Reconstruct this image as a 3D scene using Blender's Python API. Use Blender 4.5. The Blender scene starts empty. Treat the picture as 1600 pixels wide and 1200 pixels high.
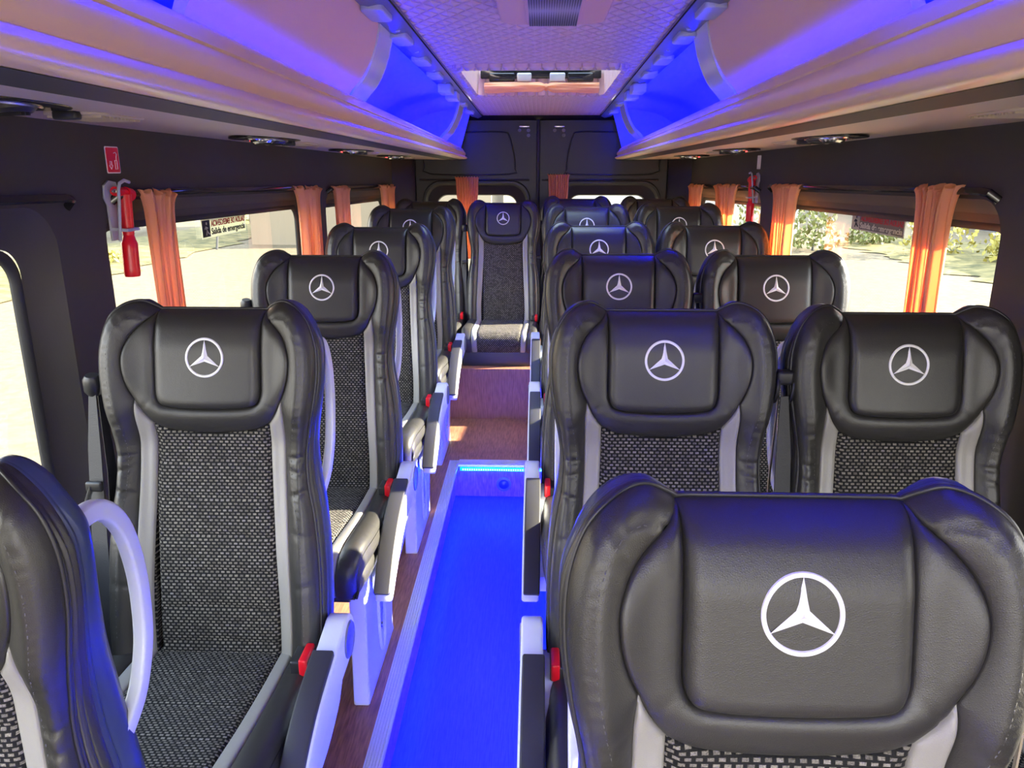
import bpy, bmesh, math, random
import numpy as np
from mathutils import Vector, Matrix
from mathutils.geometry import delaunay_2d_cdt
random.seed(4)
SC = bpy.context.scene
COL = SC.collection
PI = math.pi

# ------------------------------------------------------------------ camera
cd = bpy.data.cameras.new('camera'); cam = bpy.data.objects.new('camera', cd); COL.objects.link(cam)
cd.sensor_fit = 'HORIZONTAL'; cd.sensor_width = 36.0; cd.lens = 36.0 * 1200 / 1600
cd.clip_start = 0.02; cd.clip_end = 400
CAMZ = 1.37
cam.location = (0, 0, CAMZ)
cam.rotation_euler = (math.radians(90 - 15.73), 0, math.radians(2.067))
SC.camera = cam

# ------------------------------------------------------------------ colour, sky, sun
SC.view_settings.view_transform = 'Standard'; SC.view_settings.look = 'None'
SC.view_settings.gamma = 1.0; SC.view_settings.use_curve_mapping = False
SC.view_settings.exposure = 1.52
W = bpy.data.worlds.new('sky'); SC.world = W; W.use_nodes = True
wn = W.node_tree.nodes; wl = W.node_tree.links; wn.clear()
wo = wn.new('ShaderNodeOutputWorld'); bg = wn.new('ShaderNodeBackground')
tc = wn.new('ShaderNodeTexCoord'); sp = wn.new('ShaderNodeSeparateXYZ'); rp = wn.new('ShaderNodeValToRGB')
wl.new(tc.outputs['Generated'], sp.inputs[0]); wl.new(sp.outputs['Z'], rp.inputs[0])
rp.color_ramp.elements[0].position = 0.0; rp.color_ramp.elements[0].color = (1.0, 0.92, 0.78, 1)
rp.color_ramp.elements[1].position = 0.75; rp.color_ramp.elements[1].color = (0.58, 0.76, 1.0, 1)
e = rp.color_ramp.elements.new(0.22); e.color = (0.92, 0.95, 1.0, 1)
wl.new(rp.outputs[0], bg.inputs[0]); bg.inputs[1].default_value = 3.2
wl.new(bg.outputs[0], wo.inputs[0])
sd = bpy.data.lights.new('sun', 'SUN'); sd.energy = 19.0; sd.angle = math.radians(0.6); sd.color = (1.0, 0.90, 0.70)
sun = bpy.data.objects.new('sun', sd); COL.objects.link(sun)
SUN_TO = Vector((1.0, 0.17, 0.42)).normalized()
sun.rotation_euler = SUN_TO.to_track_quat('Z', 'Y').to_euler()
sun.location = (6, -2, 5)

# ------------------------------------------------------------------ materials
def mat(name, col=(0.5, 0.5, 0.5), rough=0.5, metal=0.0, spec=0.5, emit=None, es=0.0, coat=0.0):
    m = bpy.data.materials.new(name); m.use_nodes = True
    b = m.node_tree.nodes['Principled BSDF']
    b.inputs['Base Color'].default_value = (*col, 1); b.inputs['Roughness'].default_value = rough
    b.inputs['Metallic'].default_value = metal; b.inputs['Specular IOR Level'].default_value = spec
    b.inputs['Coat Weight'].default_value = coat
    if emit: b.inputs['Emission Color'].default_value = (*emit, 1); b.inputs['Emission Strength'].default_value = es
    return m
def nd(m, t, **kw):
    n = m.node_tree.nodes.new(t)
    for k, v in kw.items():
        if k.startswith('i_'): n.inputs[k[2:].replace('_', ' ')].default_value = v
        else: setattr(n, k, v)
    return n
def lk(m, a, b): m.node_tree.links.new(a, b)
def bsdf(m): return m.node_tree.nodes['Principled BSDF']
def coords(m, kind='Object', scale=(1, 1, 1), rot=(0, 0, 0)):
    t = nd(m, 'ShaderNodeTexCoord'); mp = nd(m, 'ShaderNodeMapping')
    mp.inputs['Scale'].default_value = scale; mp.inputs['Rotation'].default_value = rot
    lk(m, t.outputs[kind], mp.inputs[0]); return mp.outputs[0]
def bump(m, h, strength, dist):
    b = nd(m, 'ShaderNodeBump'); b.inputs['Strength'].default_value = strength; b.inputs['Distance'].default_value = dist
    lk(m, h, b.inputs['Height']); lk(m, b.outputs[0], bsdf(m).inputs['Normal'])
def noise_bump(m, scale, strength, dist, kind='Object', detail=3, vscale=(1, 1, 1)):
    n = nd(m, 'ShaderNodeTexNoise'); n.inputs['Scale'].default_value = scale; n.inputs['Detail'].default_value = detail
    lk(m, coords(m, kind, vscale), n.inputs['Vector']); bump(m, n.outputs['Fac'], strength, dist); return n
def noise_col(m, scale, c1, c2, lo=0.35, hi=0.65, kind='Object', vscale=(1, 1, 1), detail=4):
    n = nd(m, 'ShaderNodeTexNoise'); n.inputs['Scale'].default_value = scale; n.inputs['Detail'].default_value = detail
    lk(m, coords(m, kind, vscale), n.inputs['Vector'])
    r = nd(m, 'ShaderNodeValToRGB'); r.color_ramp.elements[0].position = lo; r.color_ramp.elements[1].position = hi
    r.color_ramp.elements[0].color = (*c1, 1); r.color_ramp.elements[1].color = (*c2, 1)
    lk(m, n.outputs['Fac'], r.inputs[0]); lk(m, r.outputs[0], bsdf(m).inputs['Base Color']); return n

def leather(name, col, rough):
    m = mat(name, col, rough, spec=0.6)
    v = nd(m, 'ShaderNodeTexVoronoi', feature='DISTANCE_TO_EDGE'); v.inputs['Scale'].default_value = 520
    n = nd(m, 'ShaderNodeTexNoise'); n.inputs['Scale'].default_value = 45; n.inputs['Detail'].default_value = 3
    c = coords(m); lk(m, c, v.inputs['Vector']); lk(m, c, n.inputs['Vector'])
    a = nd(m, 'ShaderNodeMath', operation='MULTIPLY_ADD'); lk(m, n.outputs['Fac'], a.inputs[0]); a.inputs[1].default_value = 1.6
    lk(m, v.outputs['Distance'], a.inputs[2]); bump(m, a.outputs[0], 0.22, 0.0012)
    return m
M = {}
M['black_leather'] = leather('black_leather', (0.026, 0.025, 0.023), 0.40)
M['grey_leather'] = leather('grey_leather', (0.29, 0.28, 0.255), 0.42)
M['piping'] = mat('dark_piping', (0.022, 0.022, 0.026), 0.4)
M['stitch'] = mat('stitch_thread', (0.10, 0.10, 0.10), 0.7)
M['white_thread'] = mat('white_thread', (0.85, 0.85, 0.87), 0.65)
noise_bump(M['white_thread'], 900, 0.4, 0.0008, vscale=(0.15, 0.15, 1))
M['shell'] = mat('dark_blue_shell_plastic', (0.035, 0.05, 0.12), 0.32)
M['white_plastic'] = mat('pale_plastic', (0.62, 0.66, 0.70), 0.32)
M['black_plastic'] = mat('black_plastic', (0.018, 0.018, 0.02), 0.38)
M['arm_rubber'] = mat('black_armrest_rubber', (0.028, 0.028, 0.03), 0.55); noise_bump(M['arm_rubber'], 500, 0.25, 0.0006)
M['red_plastic'] = mat('red_plastic', (0.78, 0.008, 0.02), 0.3)
M['chrome'] = mat('chrome_metal', (0.75, 0.74, 0.72), 0.18, 1.0)
M['webbing'] = mat('belt_webbing', (0.025, 0.026, 0.03), 0.5); noise_bump(M['webbing'], 300, 0.5, 0.0008, vscale=(1, 1, 3))
M['pale_webbing'] = mat('tan_belt_webbing', (0.40, 0.33, 0.22), 0.5)
M['frame_metal'] = mat('seat_frame_metal', (0.03, 0.03, 0.035), 0.45, 0.6)

def fabric(name, scale=1.0):
    m = mat(name, (0.03, 0.03, 0.03), 0.8, spec=0.25)
    t = nd(m, 'ShaderNodeTexCoord'); mp = nd(m, 'ShaderNodeMapping'); lk(m, t.outputs['UV'], mp.inputs[0]); mp.inputs['Scale'].default_value = (0.6, 1, 1)
    br = nd(m, 'ShaderNodeTexBrick'); lk(m, mp.outputs[0], br.inputs['Vector'])
    br.offset = 0.5; br.inputs['Scale'].default_value = 1.0 * scale
    br.inputs['Brick Width'].default_value = 0.0064; br.inputs['Row Height'].default_value = 0.0062
    br.inputs['Mortar Size'].default_value = 0.0015; br.inputs['Mortar Smooth'].default_value = 0.35
    br.inputs['Color1'].default_value = (0.12, 0.11, 0.095, 1); br.inputs['Color2'].default_value = (0.27, 0.25, 0.215, 1)
    br.inputs['Mortar'].default_value = (0.009, 0.009, 0.010, 1)
    wv = nd(m, 'ShaderNodeTexNoise'); wv.inputs['Scale'].default_value = 900; lk(m, mp.outputs[0], wv.inputs['Vector'])
    mx = nd(m, 'ShaderNodeMix', data_type='RGBA', blend_type='MULTIPLY'); mx.inputs[0].default_value = 0.85
    lk(m, br.outputs['Color'], mx.inputs[6])
    rr = nd(m, 'ShaderNodeValToRGB'); rr.color_ramp.elements[0].position = 0.3; rr.color_ramp.elements[1].position = 0.7
    rr.color_ramp.elements[0].color = (0.25, 0.25, 0.25, 1); rr.color_ramp.elements[1].color = (1.5, 1.5, 1.5, 1)
    lk(m, wv.outputs['Fac'], rr.inputs[0]); lk(m, rr.outputs[0], mx.inputs[7])
    lk(m, mx.outputs[2], bsdf(m).inputs['Base Color'])
    s = nd(m, 'ShaderNodeMath', operation='SUBTRACT'); s.inputs[0].default_value = 1.0; lk(m, br.outputs['Fac'], s.inputs[1])
    bump(m, s.outputs[0], 0.8, 0.0015)
    return m
M['fabric'] = fabric('black_woven_fabric')

M['wall'] = mat('dark_wall_lining', (0.055, 0.049, 0.041), 0.75, spec=0.3); noise_bump(M['wall'], 300, 0.25, 0.001)
M['trim_black'] = mat('black_door_plastic', (0.018, 0.018, 0.019), 0.45); noise_bump(M['trim_black'], 400, 0.15, 0.0008)
M['frame_black'] = mat('window_frame_black', (0.018, 0.017, 0.016), 0.6)
M['gloss_black'] = mat('gloss_black_rail', (0.012, 0.012, 0.014), 0.12)
M['cream_rail'] = mat('cream_satin_rail', (0.86, 0.62, 0.32), 0.32, spec=0.5)
M['underside'] = mat('taupe_underside', (0.50, 0.42, 0.30), 0.5)
M['lid'] = mat('cream_padded_lid', (0.80, 0.53, 0.38), 0.6); noise_bump(M['lid'], 350, 0.25, 0.001)
M['rack_lining'] = mat('rack_lining', (0.35, 0.38, 0.45), 0.7)
M['bracket'] = mat('translucent_bracket', (0.72, 0.75, 0.82), 0.2); bsdf(M['bracket']).inputs['Transmission Weight'].default_value = 0.15
M['slot_rail'] = mat('blue_grey_mounting_rail', (0.14, 0.16, 0.24), 0.35)
M['slot_pad'] = mat('rail_cover_pad', (0.45, 0.5, 0.6), 0.4)
LED = (0.0, 0.002, 1.0)
M['led'] = mat('blue_led', (0, 0, 0), 0.5, emit=LED, es=50.0)
M['led_floor'] = mat('blue_floor_led', (0, 0, 0), 0.5, emit=(0.0, 0.004, 1.0), es=260.0)
M['led_dot'] = mat('cyan_led_dot', (0, 0, 0), 0.5, emit=(0.05, 0.5, 1.0), es=9.0)
M['red_glow'] = mat('red_indicator', (0.1, 0, 0), 0.5, emit=(1.0, 0.05, 0.05), es=3.0)
M['blue_glow'] = mat('blue_indicator', (0, 0, 0.1), 0.5, emit=(0.12, 0.15, 1.0), es=3.0)
M['curtain'] = mat('orange_curtain', (0.90, 0.50, 0.29), 0.65, spec=0.3)
def translucent(m, col, fac):
    nt = m.node_tree; tr = nt.nodes.new('ShaderNodeBsdfTranslucent'); tr.inputs[0].default_value = (*col, 1)
    mx = nt.nodes.new('ShaderNodeMixShader'); mx.inputs[0].default_value = fac
    out = [n for n in nt.nodes if n.type == 'OUTPUT_MATERIAL'][0]
    nt.links.new(bsdf(m).outputs[0], mx.inputs[1]); nt.links.new(tr.outputs[0], mx.inputs[2]); nt.links.new(mx.outputs[0], out.inputs[0])
translucent(M['curtain'], (1.0, 0.58, 0.32), 0.5)
def glass(name, tint, refl):
    m = bpy.data.materials.new(name); m.use_nodes = True; nt = m.node_tree; nt.nodes.clear()
    o = nt.nodes.new('ShaderNodeOutputMaterial'); t = nt.nodes.new('ShaderNodeBsdfTransparent'); t.inputs[0].default_value = (*tint, 1)
    g = nt.nodes.new('ShaderNodeBsdfGlossy'); g.inputs['Roughness'].default_value = 0.02
    f = nt.nodes.new('ShaderNodeFresnel'); f.inputs[0].default_value = refl
    x = nt.nodes.new('ShaderNodeMixShader'); nt.links.new(f.outputs[0], x.inputs[0]); nt.links.new(t.outputs[0], x.inputs[1]); nt.links.new(g.outputs[0], x.inputs[2])
    nt.links.new(x.outputs[0], o.inputs[0]); return m
M['glass'] = glass('window_glass', (0.96, 0.97, 0.96), 1.35)
M['clear'] = glass('clear_case', (0.80, 0.83, 0.88), 1.6)
# quilted ceiling: diamond stitched padding
def quilt():
    m = mat('quilted_ceiling', (0.86, 0.62, 0.56), 0.45, spec=0.5)
    c = coords(m, 'Object', (1, 1, 1)); s = nd(m, 'ShaderNodeSeparateXYZ'); lk(m, c, s.inputs[0])
    def lin(op):
        a = nd(m, 'ShaderNodeMath', operation='MULTIPLY'); lk(m, s.outputs['Y'], a.inputs[0]); a.inputs[1].default_value = 0.62
        b = nd(m, 'ShaderNodeMath', operation=op); lk(m, s.outputs['X'], b.inputs[0]); lk(m, a.outputs[0], b.inputs[1])
        k = nd(m, 'ShaderNodeMath', operation='MULTIPLY'); lk(m, b.outputs[0], k.inputs[0]); k.inputs[1].default_value = PI / 0.046
        q = nd(m, 'ShaderNodeMath', operation='SINE'); lk(m, k.outputs[0], q.inputs[0])
        w = nd(m, 'ShaderNodeMath', operation='ABSOLUTE'); lk(m, q.outputs[0], w.inputs[0]); return w.outputs[0]
    h = nd(m, 'ShaderNodeMath', operation='MINIMUM'); lk(m, lin('ADD'), h.inputs[0]); lk(m, lin('SUBTRACT'), h.inputs[1])
    p = nd(m, 'ShaderNodeMath', operation='POWER'); lk(m, h.outputs[0], p.inputs[0]); p.inputs[1].default_value = 0.5
    bump(m, p.outputs[0], 1.0, 0.012); return m
M['quilt'] = quilt()
def brown_floor():
    m = mat('brown_wood_vinyl', (0.2, 0.08, 0.05), 0.42)
    noise_col(m, 30, (0.20, 0.080, 0.045), (0.42, 0.18, 0.10), 0.3, 0.7, vscale=(6, 0.6, 1)); 
    noise_bump(m, 200, 0.2, 0.0008, vscale=(1, .05, 1)); return m
M['brown'] = brown_floor()
M['brown_riser'] = mat('brown_vinyl_riser', (0.23, 0.09, 0.06), 0.4)
noise_col(M['brown_riser'], 30, (0.22, 0.085, 0.05), (0.40, 0.165, 0.10), 0.3, 0.7, vscale=(6, 1, 0.6))
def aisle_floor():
    m = mat('led_tinted_vinyl', (0.36, 0.36, 0.38), 0.4)
    noise_col(m, 30, (0.030, 0.038, 0.11), (0.055, 0.065, 0.17), 0.3, 0.7, vscale=(8, 0.5, 1)); return m  # blue glow of the floor LEDs is put into the vinyl colour
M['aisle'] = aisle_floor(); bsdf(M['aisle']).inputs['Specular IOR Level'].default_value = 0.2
M['alu'] = mat('ribbed_aluminium_trim', (0.66, 0.66, 0.68), 0.32, 0.35)
M['asphalt'] = mat('pale_asphalt', (0.2, 0.17, 0.12), 0.9, spec=0.1)
noise_col(M['asphalt'], 9, (0.085, 0.067, 0.040), (0.142, 0.114, 0.073), 0.2, 0.8, vscale=(1, 1, 1), detail=9)
M['dry_grass'] = mat('dry_grass_verge', (0.14, 0.12, 0.04), 0.9, spec=0.1)
noise_col(M['dry_grass'], 3, (0.05, 0.05, 0.02), (0.19, 0.15, 0.06), 0.3, 0.7, detail=8)
M['leaf'] = mat('olive_leaf', (0.12, 0.13, 0.03), 0.7)
M['leaf_yellow'] = mat('yellow_leaf', (0.25, 0.22, 0.04), 0.7)
M['cream_wall'] = mat('cream_render', (0.20, 0.165, 0.11), 0.9)
M['white_wall'] = mat('white_render', (0.36, 0.34, 0.30), 0.9)
M['blue_wall'] = mat('blue_grey_cladding', (0.07, 0.10, 0.14), 0.8)
M['ext_dark'] = mat('dark_opening', (0.03, 0.03, 0.03), 0.8)
M['ext_blue'] = mat('pale_blue_sheet', (0.12, 0.22, 0.28), 0.7)
M['body_white'] = mat('bus_body_white', (0.7, 0.7, 0.7), 0.4)
M['sign_black'] = mat('sign_black', (0.02, 0.02, 0.02), 0.6)
M['sign_pale'] = mat('sign_pale', (0.75, 0.72, 0.55), 0.6)
M['sign_clear'] = mat('sign_olive', (0.16, 0.15, 0.10), 0.6)
M['sign_red'] = mat('sign_red', (0.40, 0.015, 0.015), 0.6)
M['screw_grey'] = mat('screw_grey', (0.20, 0.20, 0.21), 0.55, 0.2)
M['mesh_metal'] = mat('perforated_metal', (0.5, 0.5, 0.5), 0.4, 0.5)

# ------------------------------------------------------------------ object helpers
def tag(o, label=None, cat=None, group=None, kind=None):
    if label: o['label'] = label
    if cat: o['category'] = cat
    if group: o['group'] = group
    if kind: o['kind'] = kind
    return o
def empty(name, loc=(0, 0, 0), rotz=0):
    o = bpy.data.objects.new(name, None); COL.objects.link(o); o.location = loc; o.rotation_euler = (0, 0, rotz)
    o.empty_display_size = 0.05; return o
def mesh(name, vs, fs, m, parent=None, smooth=True, uv=None, fm=None, auto=None):
    me = bpy.data.meshes.new(name); me.from_pydata([tuple(map(float, v)) for v in vs], [], [tuple(map(int, f)) for f in fs])
    ms = m if isinstance(m, (list, tuple)) else [m]
    for q in ms: me.materials.append(q)
    if fm is not None:
        for p, k in zip(me.polygons, fm): p.material_index = k
    if smooth:
        me.polygons.foreach_set('use_smooth', [True] * len(me.polygons))
    if uv is not None:
        l = me.uv_layers.new(name='UVMap')
        for lp in me.loops: l.data[lp.index].uv = (float(uv[lp.vertex_index][0]), float(uv[lp.vertex_index][1]))
    me.update()
    if auto: me.set_sharp_from_angle(angle=math.radians(auto))
    o = bpy.data.objects.new(name, me); COL.objects.link(o)
    if parent: o.parent = parent
    return o
class MB:
    def __init__(s): s.v = []; s.f = []; s.m = []; s.k = 0
    def add(s, vs, fs):
        n = len(s.v); s.v += [tuple(v) for v in vs]; s.f += [tuple(i + n for i in f) for f in fs]; s.m += [s.k] * len(fs)
    def box(s, lo, hi, bev=0.0):
        x0, y0, z0 = lo; x1, y1, z1 = hi
        if bev <= 0:
            s.add([(x0, y0, z0), (x1, y0, z0), (x1, y1, z0), (x0, y1, z0), (x0, y0, z1), (x1, y0, z1), (x1, y1, z1), (x0, y1, z1)],
                  [(0, 3, 2, 1), (4, 5, 6, 7), (0, 1, 5, 4), (1, 2, 6, 5), (2, 3, 7, 6), (3, 0, 4, 7)]); return
        bm = bmesh.new(); bmesh.ops.create_cube(bm, size=1.0)
        for v in bm.verts: v.co = Vector(((x0 + x1) / 2 + v.co.x * (x1 - x0), (y0 + y1) / 2 + v.co.y * (y1 - y0), (z0 + z1) / 2 + v.co.z * (z1 - z0)))
        bmesh.ops.bevel(bm, geom=bm.edges[:], offset=bev, segments=3, profile=0.5, affect='EDGES')
        bm.verts.index_update(); s.add([v.co[:] for v in bm.verts], [[v.index for v in f.verts] for f in bm.faces]); bm.free()
    def tube(s, pts, r, seg=10, closed=False, flat=None, caps=True):
        # r scalar or list; flat = (a, b) half sizes with frame vector fixed
        P = [Vector(p) for p in pts]; n = len(P); rings = []
        up = None
        for i in range(n):
            if closed: t = (P[(i + 1) % n] - P[i - 1])
            else: t = P[min(i + 1, n - 1)] - P[max(i - 1, 0)]
            t.normalize()
            if up is None:
                up = Vector((0, 0, 1)) if abs(t.z) < 0.9 else Vector((1, 0, 0))
            a = t.cross(up).normalized(); b = a.cross(t).normalized(); up = b
            rr = r[i] if isinstance(r, (list, tuple)) else r
            ra, rb = (flat if flat else (rr, rr))
            rings.append([P[i] + a * (ra * math.cos(2 * PI * k / seg)) + b * (rb * math.sin(2 * PI * k / seg)) for k in range(seg)])
        vs = [v for R in rings for v in R]; fs = []
        for i in range(n if closed else n - 1):
            j = (i + 1) % n
            for k in range(seg):
                fs.append((i * seg + k, i * seg + (k + 1) % seg, j * seg + (k + 1) % seg, j * seg + k))
        if not closed and caps:
            fs.append(tuple(range(seg))[::-1]); fs.append(tuple((n - 1) * seg + k for k in range(seg)))
        s.add(vs, fs)
    def strap(s, pts, w, th, wdir):
        # rectangular band along pts, wide along wdir
        P = [Vector(p) for p in pts]; n = len(P); wd = Vector(wdir).normalized(); vs = []; fs = []
        for i in range(n):
            t = (P[min(i + 1, n - 1)] - P[max(i - 1, 0)]).normalized(); nn = t.cross(wd).normalized()
            ww = w[i] if isinstance(w, (list, tuple)) else w
            for a, b in ((-1, -1), (1, -1), (1, 1), (-1, 1)): vs.append(P[i] + wd * (a * ww / 2) + nn * (b * th / 2))
        for i in range(n - 1):
            for k in range(4): fs.append((i * 4 + k, i * 4 + (k + 1) % 4, i * 4 + 4 + (k + 1) % 4, i * 4 + 4 + k))
        fs.append((3, 2, 1, 0)); fs.append(tuple((n - 1) * 4 + k for k in range(4)))
        s.add(vs, fs)
    def prism(s, poly, axis, a, b, bev=0.0):
        # poly: 2D points; axis 0: (y,z) extruded along x; 1: (x,z) along y; 2: (x,y) along z
        def pt(p, t):
            return {0: (t, p[0], p[1]), 1: (p[0], t, p[1]), 2: (p[0], p[1], t)}[axis]
        n = len(poly)
        bm = bmesh.new()
        A = [bm.verts.new(pt(p, a)) for p in poly]; B = [bm.verts.new(pt(p, b)) for p in poly]
        f1 = bm.faces.new(A); f2 = bm.faces.new(B[::-1])
        for i in range(n): bm.faces.new((A[i], B[i], B[(i + 1) % n], A[(i + 1) % n]))
        bmesh.ops.recalc_face_normals(bm, faces=bm.faces[:])
        if bev > 0:
            bmesh.ops.bevel(bm, geom=list(f1.edges) + list(f2.edges), offset=bev, segments=3, profile=0.5, affect='EDGES')
        bmesh.ops.triangulate(bm, faces=[f for f in bm.faces if len(f.verts) > 4])
        bm.verts.index_update(); s.add([v.co[:] for v in bm.verts], [[v.index for v in f.verts] for f in bm.faces]); bm.free()
    def lathe(s, prof, seg=24, origin=(0, 0, 0), axis=(0, 0, 1)):
        q = Vector(axis).normalized().to_track_quat('Z', 'Y').to_matrix(); O = Vector(origin); vs = []; fs = []
        for r, z in prof:
            for k in range(seg):
                vs.append(O + q @ Vector((r * math.cos(2 * PI * k / seg), r * math.sin(2 * PI * k / seg), z)))
        for i in range(len(prof) - 1):
            for k in range(seg): fs.append((i * seg + k, i * seg + (k + 1) % seg, (i + 1) * seg + (k + 1) % seg, (i + 1) * seg + k))
        if prof[0][0] > 1e-6: fs.append(tuple(range(seg))[::-1])
        if prof[-1][0] > 1e-6: fs.append(tuple((len(prof) - 1) * seg + k for k in range(seg)))
        s.add(vs, fs)
    def build(s, name, m, parent=None, smooth=True, auto=35):
        return mesh(name, s.v, s.f, m, parent, smooth, fm=s.m if isinstance(m, (list, tuple)) else None, auto=auto if smooth else None)
def spline(pts, step=0.004, closed=False):
    P = [np.array(p, float) for p in pts]; n = len(P); out = []
    for i in range(n if closed else n - 1):
        if closed: a, b, c, d = P[i - 1], P[i], P[(i + 1) % n], P[(i + 2) % n]
        else: a, b, c, d = P[max(i - 1, 0)], P[i], P[i + 1], P[min(i + 2, n - 1)]
        k = max(1, int(round(np.linalg.norm(c - b) / step)))
        for j in range(k):
            t = j / k
            out.append(0.5 * ((2 * b) + (c - a) * t + (2 * a - 5 * b + 4 * c - d) * t * t + (-a + 3 * b - 3 * c + d) * t ** 3))
    if not closed: out.append(P[-1])
    return [tuple(o) for o in out]
def line(a, b, step=0.004):
    a = np.array(a, float); b = np.array(b, float); k = max(1, int(round(np.linalg.norm(b - a) / step)))
    return [tuple(a + (b - a) * j / k) for j in range(k + 1)]
def join(*segs):
    out = []
    for s in segs:
        for p in s:
            if not out or (abs(out[-1][0] - p[0]) + abs(out[-1][1] - p[1])) > 1e-6: out.append(tuple(p))
    if abs(out[0][0] - out[-1][0]) + abs(out[0][1] - out[-1][1]) < 1e-6: out.pop()
    return out
def mirror(s): return [(-p[0], p[1]) for p in s][::-1]
def seg_dist(P, loop, closed=True):
    A = np.array(loop, float); B = np.roll(A, -1, 0)
    if not closed: A = A[:-1]; B = B[:-1]
    D = B - A; L = (D ** 2).sum(1) + 1e-15; out = np.full(len(P), 1e9)
    for i in range(0, len(P), 2000):
        Q = P[i:i + 2000, None, :] - A[None]
        t = np.clip((Q * D[None]).sum(2) / L, 0, 1)
        out[i:i + 2000] = np.sqrt((((Q - t[..., None] * D[None]) ** 2).sum(2)).min(1))
    return out
def inside(P, loop):
    A = np.array(loop, float); B = np.roll(A, -1, 0); r = np.zeros(len(P), bool)
    for (x0, y0), (x1, y1) in zip(A, B):
        if y0 == y1: continue
        c = ((y0 > P[:, 1]) != (y1 > P[:, 1])) & (P[:, 0] < (x1 - x0) * (P[:, 1] - y0) / (y1 - y0) + x0)
        r ^= c
    return r
def area(loop):
    a = np.array(loop); b = np.roll(a, -1, 0); return 0.5 * (a[:, 0] * b[:, 1] - b[:, 0] * a[:, 1]).sum()
def sheet(loops, step=0.006, rings=(0.0015, 0.004, 0.008)):
    """triangulated 2D region: loops[0] outer, the rest holes -> points, triangles, distance to the edge"""
    pts = []; edges = []
    for lp in loops:
        n0 = len(pts); pts += [tuple(p) for p in lp]; n = len(lp); edges += [(n0 + i, n0 + (i + 1) % n) for i in range(n)]
    bpts = len(pts); cand = []
    for k, lp in enumerate(loops):
        A = np.array(lp, float); T = np.roll(A, -1, 0) - np.roll(A, 1, 0); T /= (np.linalg.norm(T, axis=1)[:, None] + 1e-12)
        N = np.stack([-T[:, 1], T[:, 0]], 1) * (1 if area(lp) > 0 else -1) * (1 if k == 0 else -1)
        for r in rings: 
            Q = A + N * r; cand.append((Q, r))
    def D(P): return np.min([seg_dist(P, lp) for lp in loops], axis=0)
    def IN(P):
        r = inside(P, loops[0])
        for lp in loops[1:]: r &= ~inside(P, lp)
        return r
    for Q, r in cand:
        ok = IN(Q) & (D(Q) > r * 0.93); pts += [tuple(p) for p in Q[ok]]
    A = np.array(loops[0]); x0, y0 = A.min(0); x1, y1 = A.max(0)
    gx, gy = np.meshgrid(np.arange(x0, x1, step), np.arange(y0, y1, step * 0.87)); gx = gx + (np.arange(gx.shape[0]) % 2)[:, None] * step / 2
    G = np.stack([gx.ravel(), gy.ravel()], 1); ok = IN(G); G = G[ok]; dd = D(G); G = G[dd > (rings[-1] if rings else 0) + step * 0.45]
    pts += [tuple(p) for p in G]
    v, _, f, ov, _, _ = delaunay_2d_cdt([Vector(p) for p in pts], edges, [], 0, 1e-7)
    V = np.array([tuple(q) for q in v]); F = np.array([list(t) for t in f if len(t) == 3])
    C = V[F].mean(1); F = F[IN(C)]
    sg = (V[F[:, 1], 0] - V[F[:, 0], 0]) * (V[F[:, 2], 1] - V[F[:, 0], 1]) - (V[F[:, 2], 0] - V[F[:, 0], 0]) * (V[F[:, 1], 1] - V[F[:, 0], 1])
    F[sg < 0] = F[sg < 0][:, ::-1]
    return V, F, D(V)
def sstep(a, b, x):
    t = np.clip((x - a) / (b - a), 0, 1); return t * t * (3 - 2 * t)


# ------------------------------------------------------------------ floor slope
def pz(y): return 0.0355 * (y - 1.375)      # the raised seat floor climbs gently to the rear

# ------------------------------------------------------------------ setting: floor
STRUCT = 'structure'
def slab(name, x0, x1, y0, y1, off, zb, m, kind=STRUCT):
    z0, z1 = pz(y0) + off, pz(y1) + off
    vs = [(x0, y0, zb), (x1, y0, zb), (x1, y1, zb), (x0, y1, zb), (x0, y0, z0), (x1, y0, z0), (x1, y1, z1), (x0, y1, z1)]
    o = mesh(name, vs, [(0, 3, 2, 1), (4, 5, 6, 7), (0, 1, 5, 4), (1, 2, 6, 5), (2, 3, 7, 6), (3, 0, 4, 7)], m, smooth=False)
    return tag(o, kind=kind)
AX0, AX1 = -0.362, 0.040
slab('floor', -0.97, AX0 - 0.016, -1.6, 3.86, 0.0, -0.45, M['brown'])
slab('floor_right', AX1 + 0.016, 0.97, -1.6, 3.86, 0.0, -0.45, M['brown'])
slab('floor_rear', AX0 - 0.016, AX1 + 0.016, 3.252, 3.86, 0.0, -0.45, M['brown'])
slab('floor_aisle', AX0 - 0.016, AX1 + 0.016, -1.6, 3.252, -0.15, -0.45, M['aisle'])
r_ = MB(); r_.box((-0.97, 3.86, -0.3), (0.97, 5.06, 0.362)); tag(r_.build('floor_riser', M['brown_riser'], smooth=False), kind=STRUCT)
def ribbed(name, x0, x1, y0, y1, along_y=True):
    m = MB(); n = 6; w = (x1 - x0) / n if along_y else (y1 - y0) / n
    poly = [(0, -0.006)]
    for i in range(n): poly += [(i * w + .15 * w, 0.0035), (i * w + .8 * w, 0.0035), (i * w + .9 * w, 0.001), (i * w + 1.02 * w, 0.001)] 
    poly += [(n * w, -0.006)]
    k = len(poly); vs = []
    if along_y:
        for y in (y0, y1):
            for a, h in poly: vs.append((x0 + a, y, pz(y) + h + 0.001))
    else:
        for x in (x0, x1):
            for a, h in poly: vs.append((x, y0 + a, pz(y0 + a) + h + 0.001))
    fs = [(i, i + 1, k + i + 1, k + i) for i in range(k - 1)]
    if along_y: fs = [f[::-1] for f in fs]
    o = mesh(name, vs, fs, M['alu'], smooth=False); tag(o, kind=STRUCT); return o
ribbed('trim_1', AX0 - 0.045, AX0, -1.6, 3.30)
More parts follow.
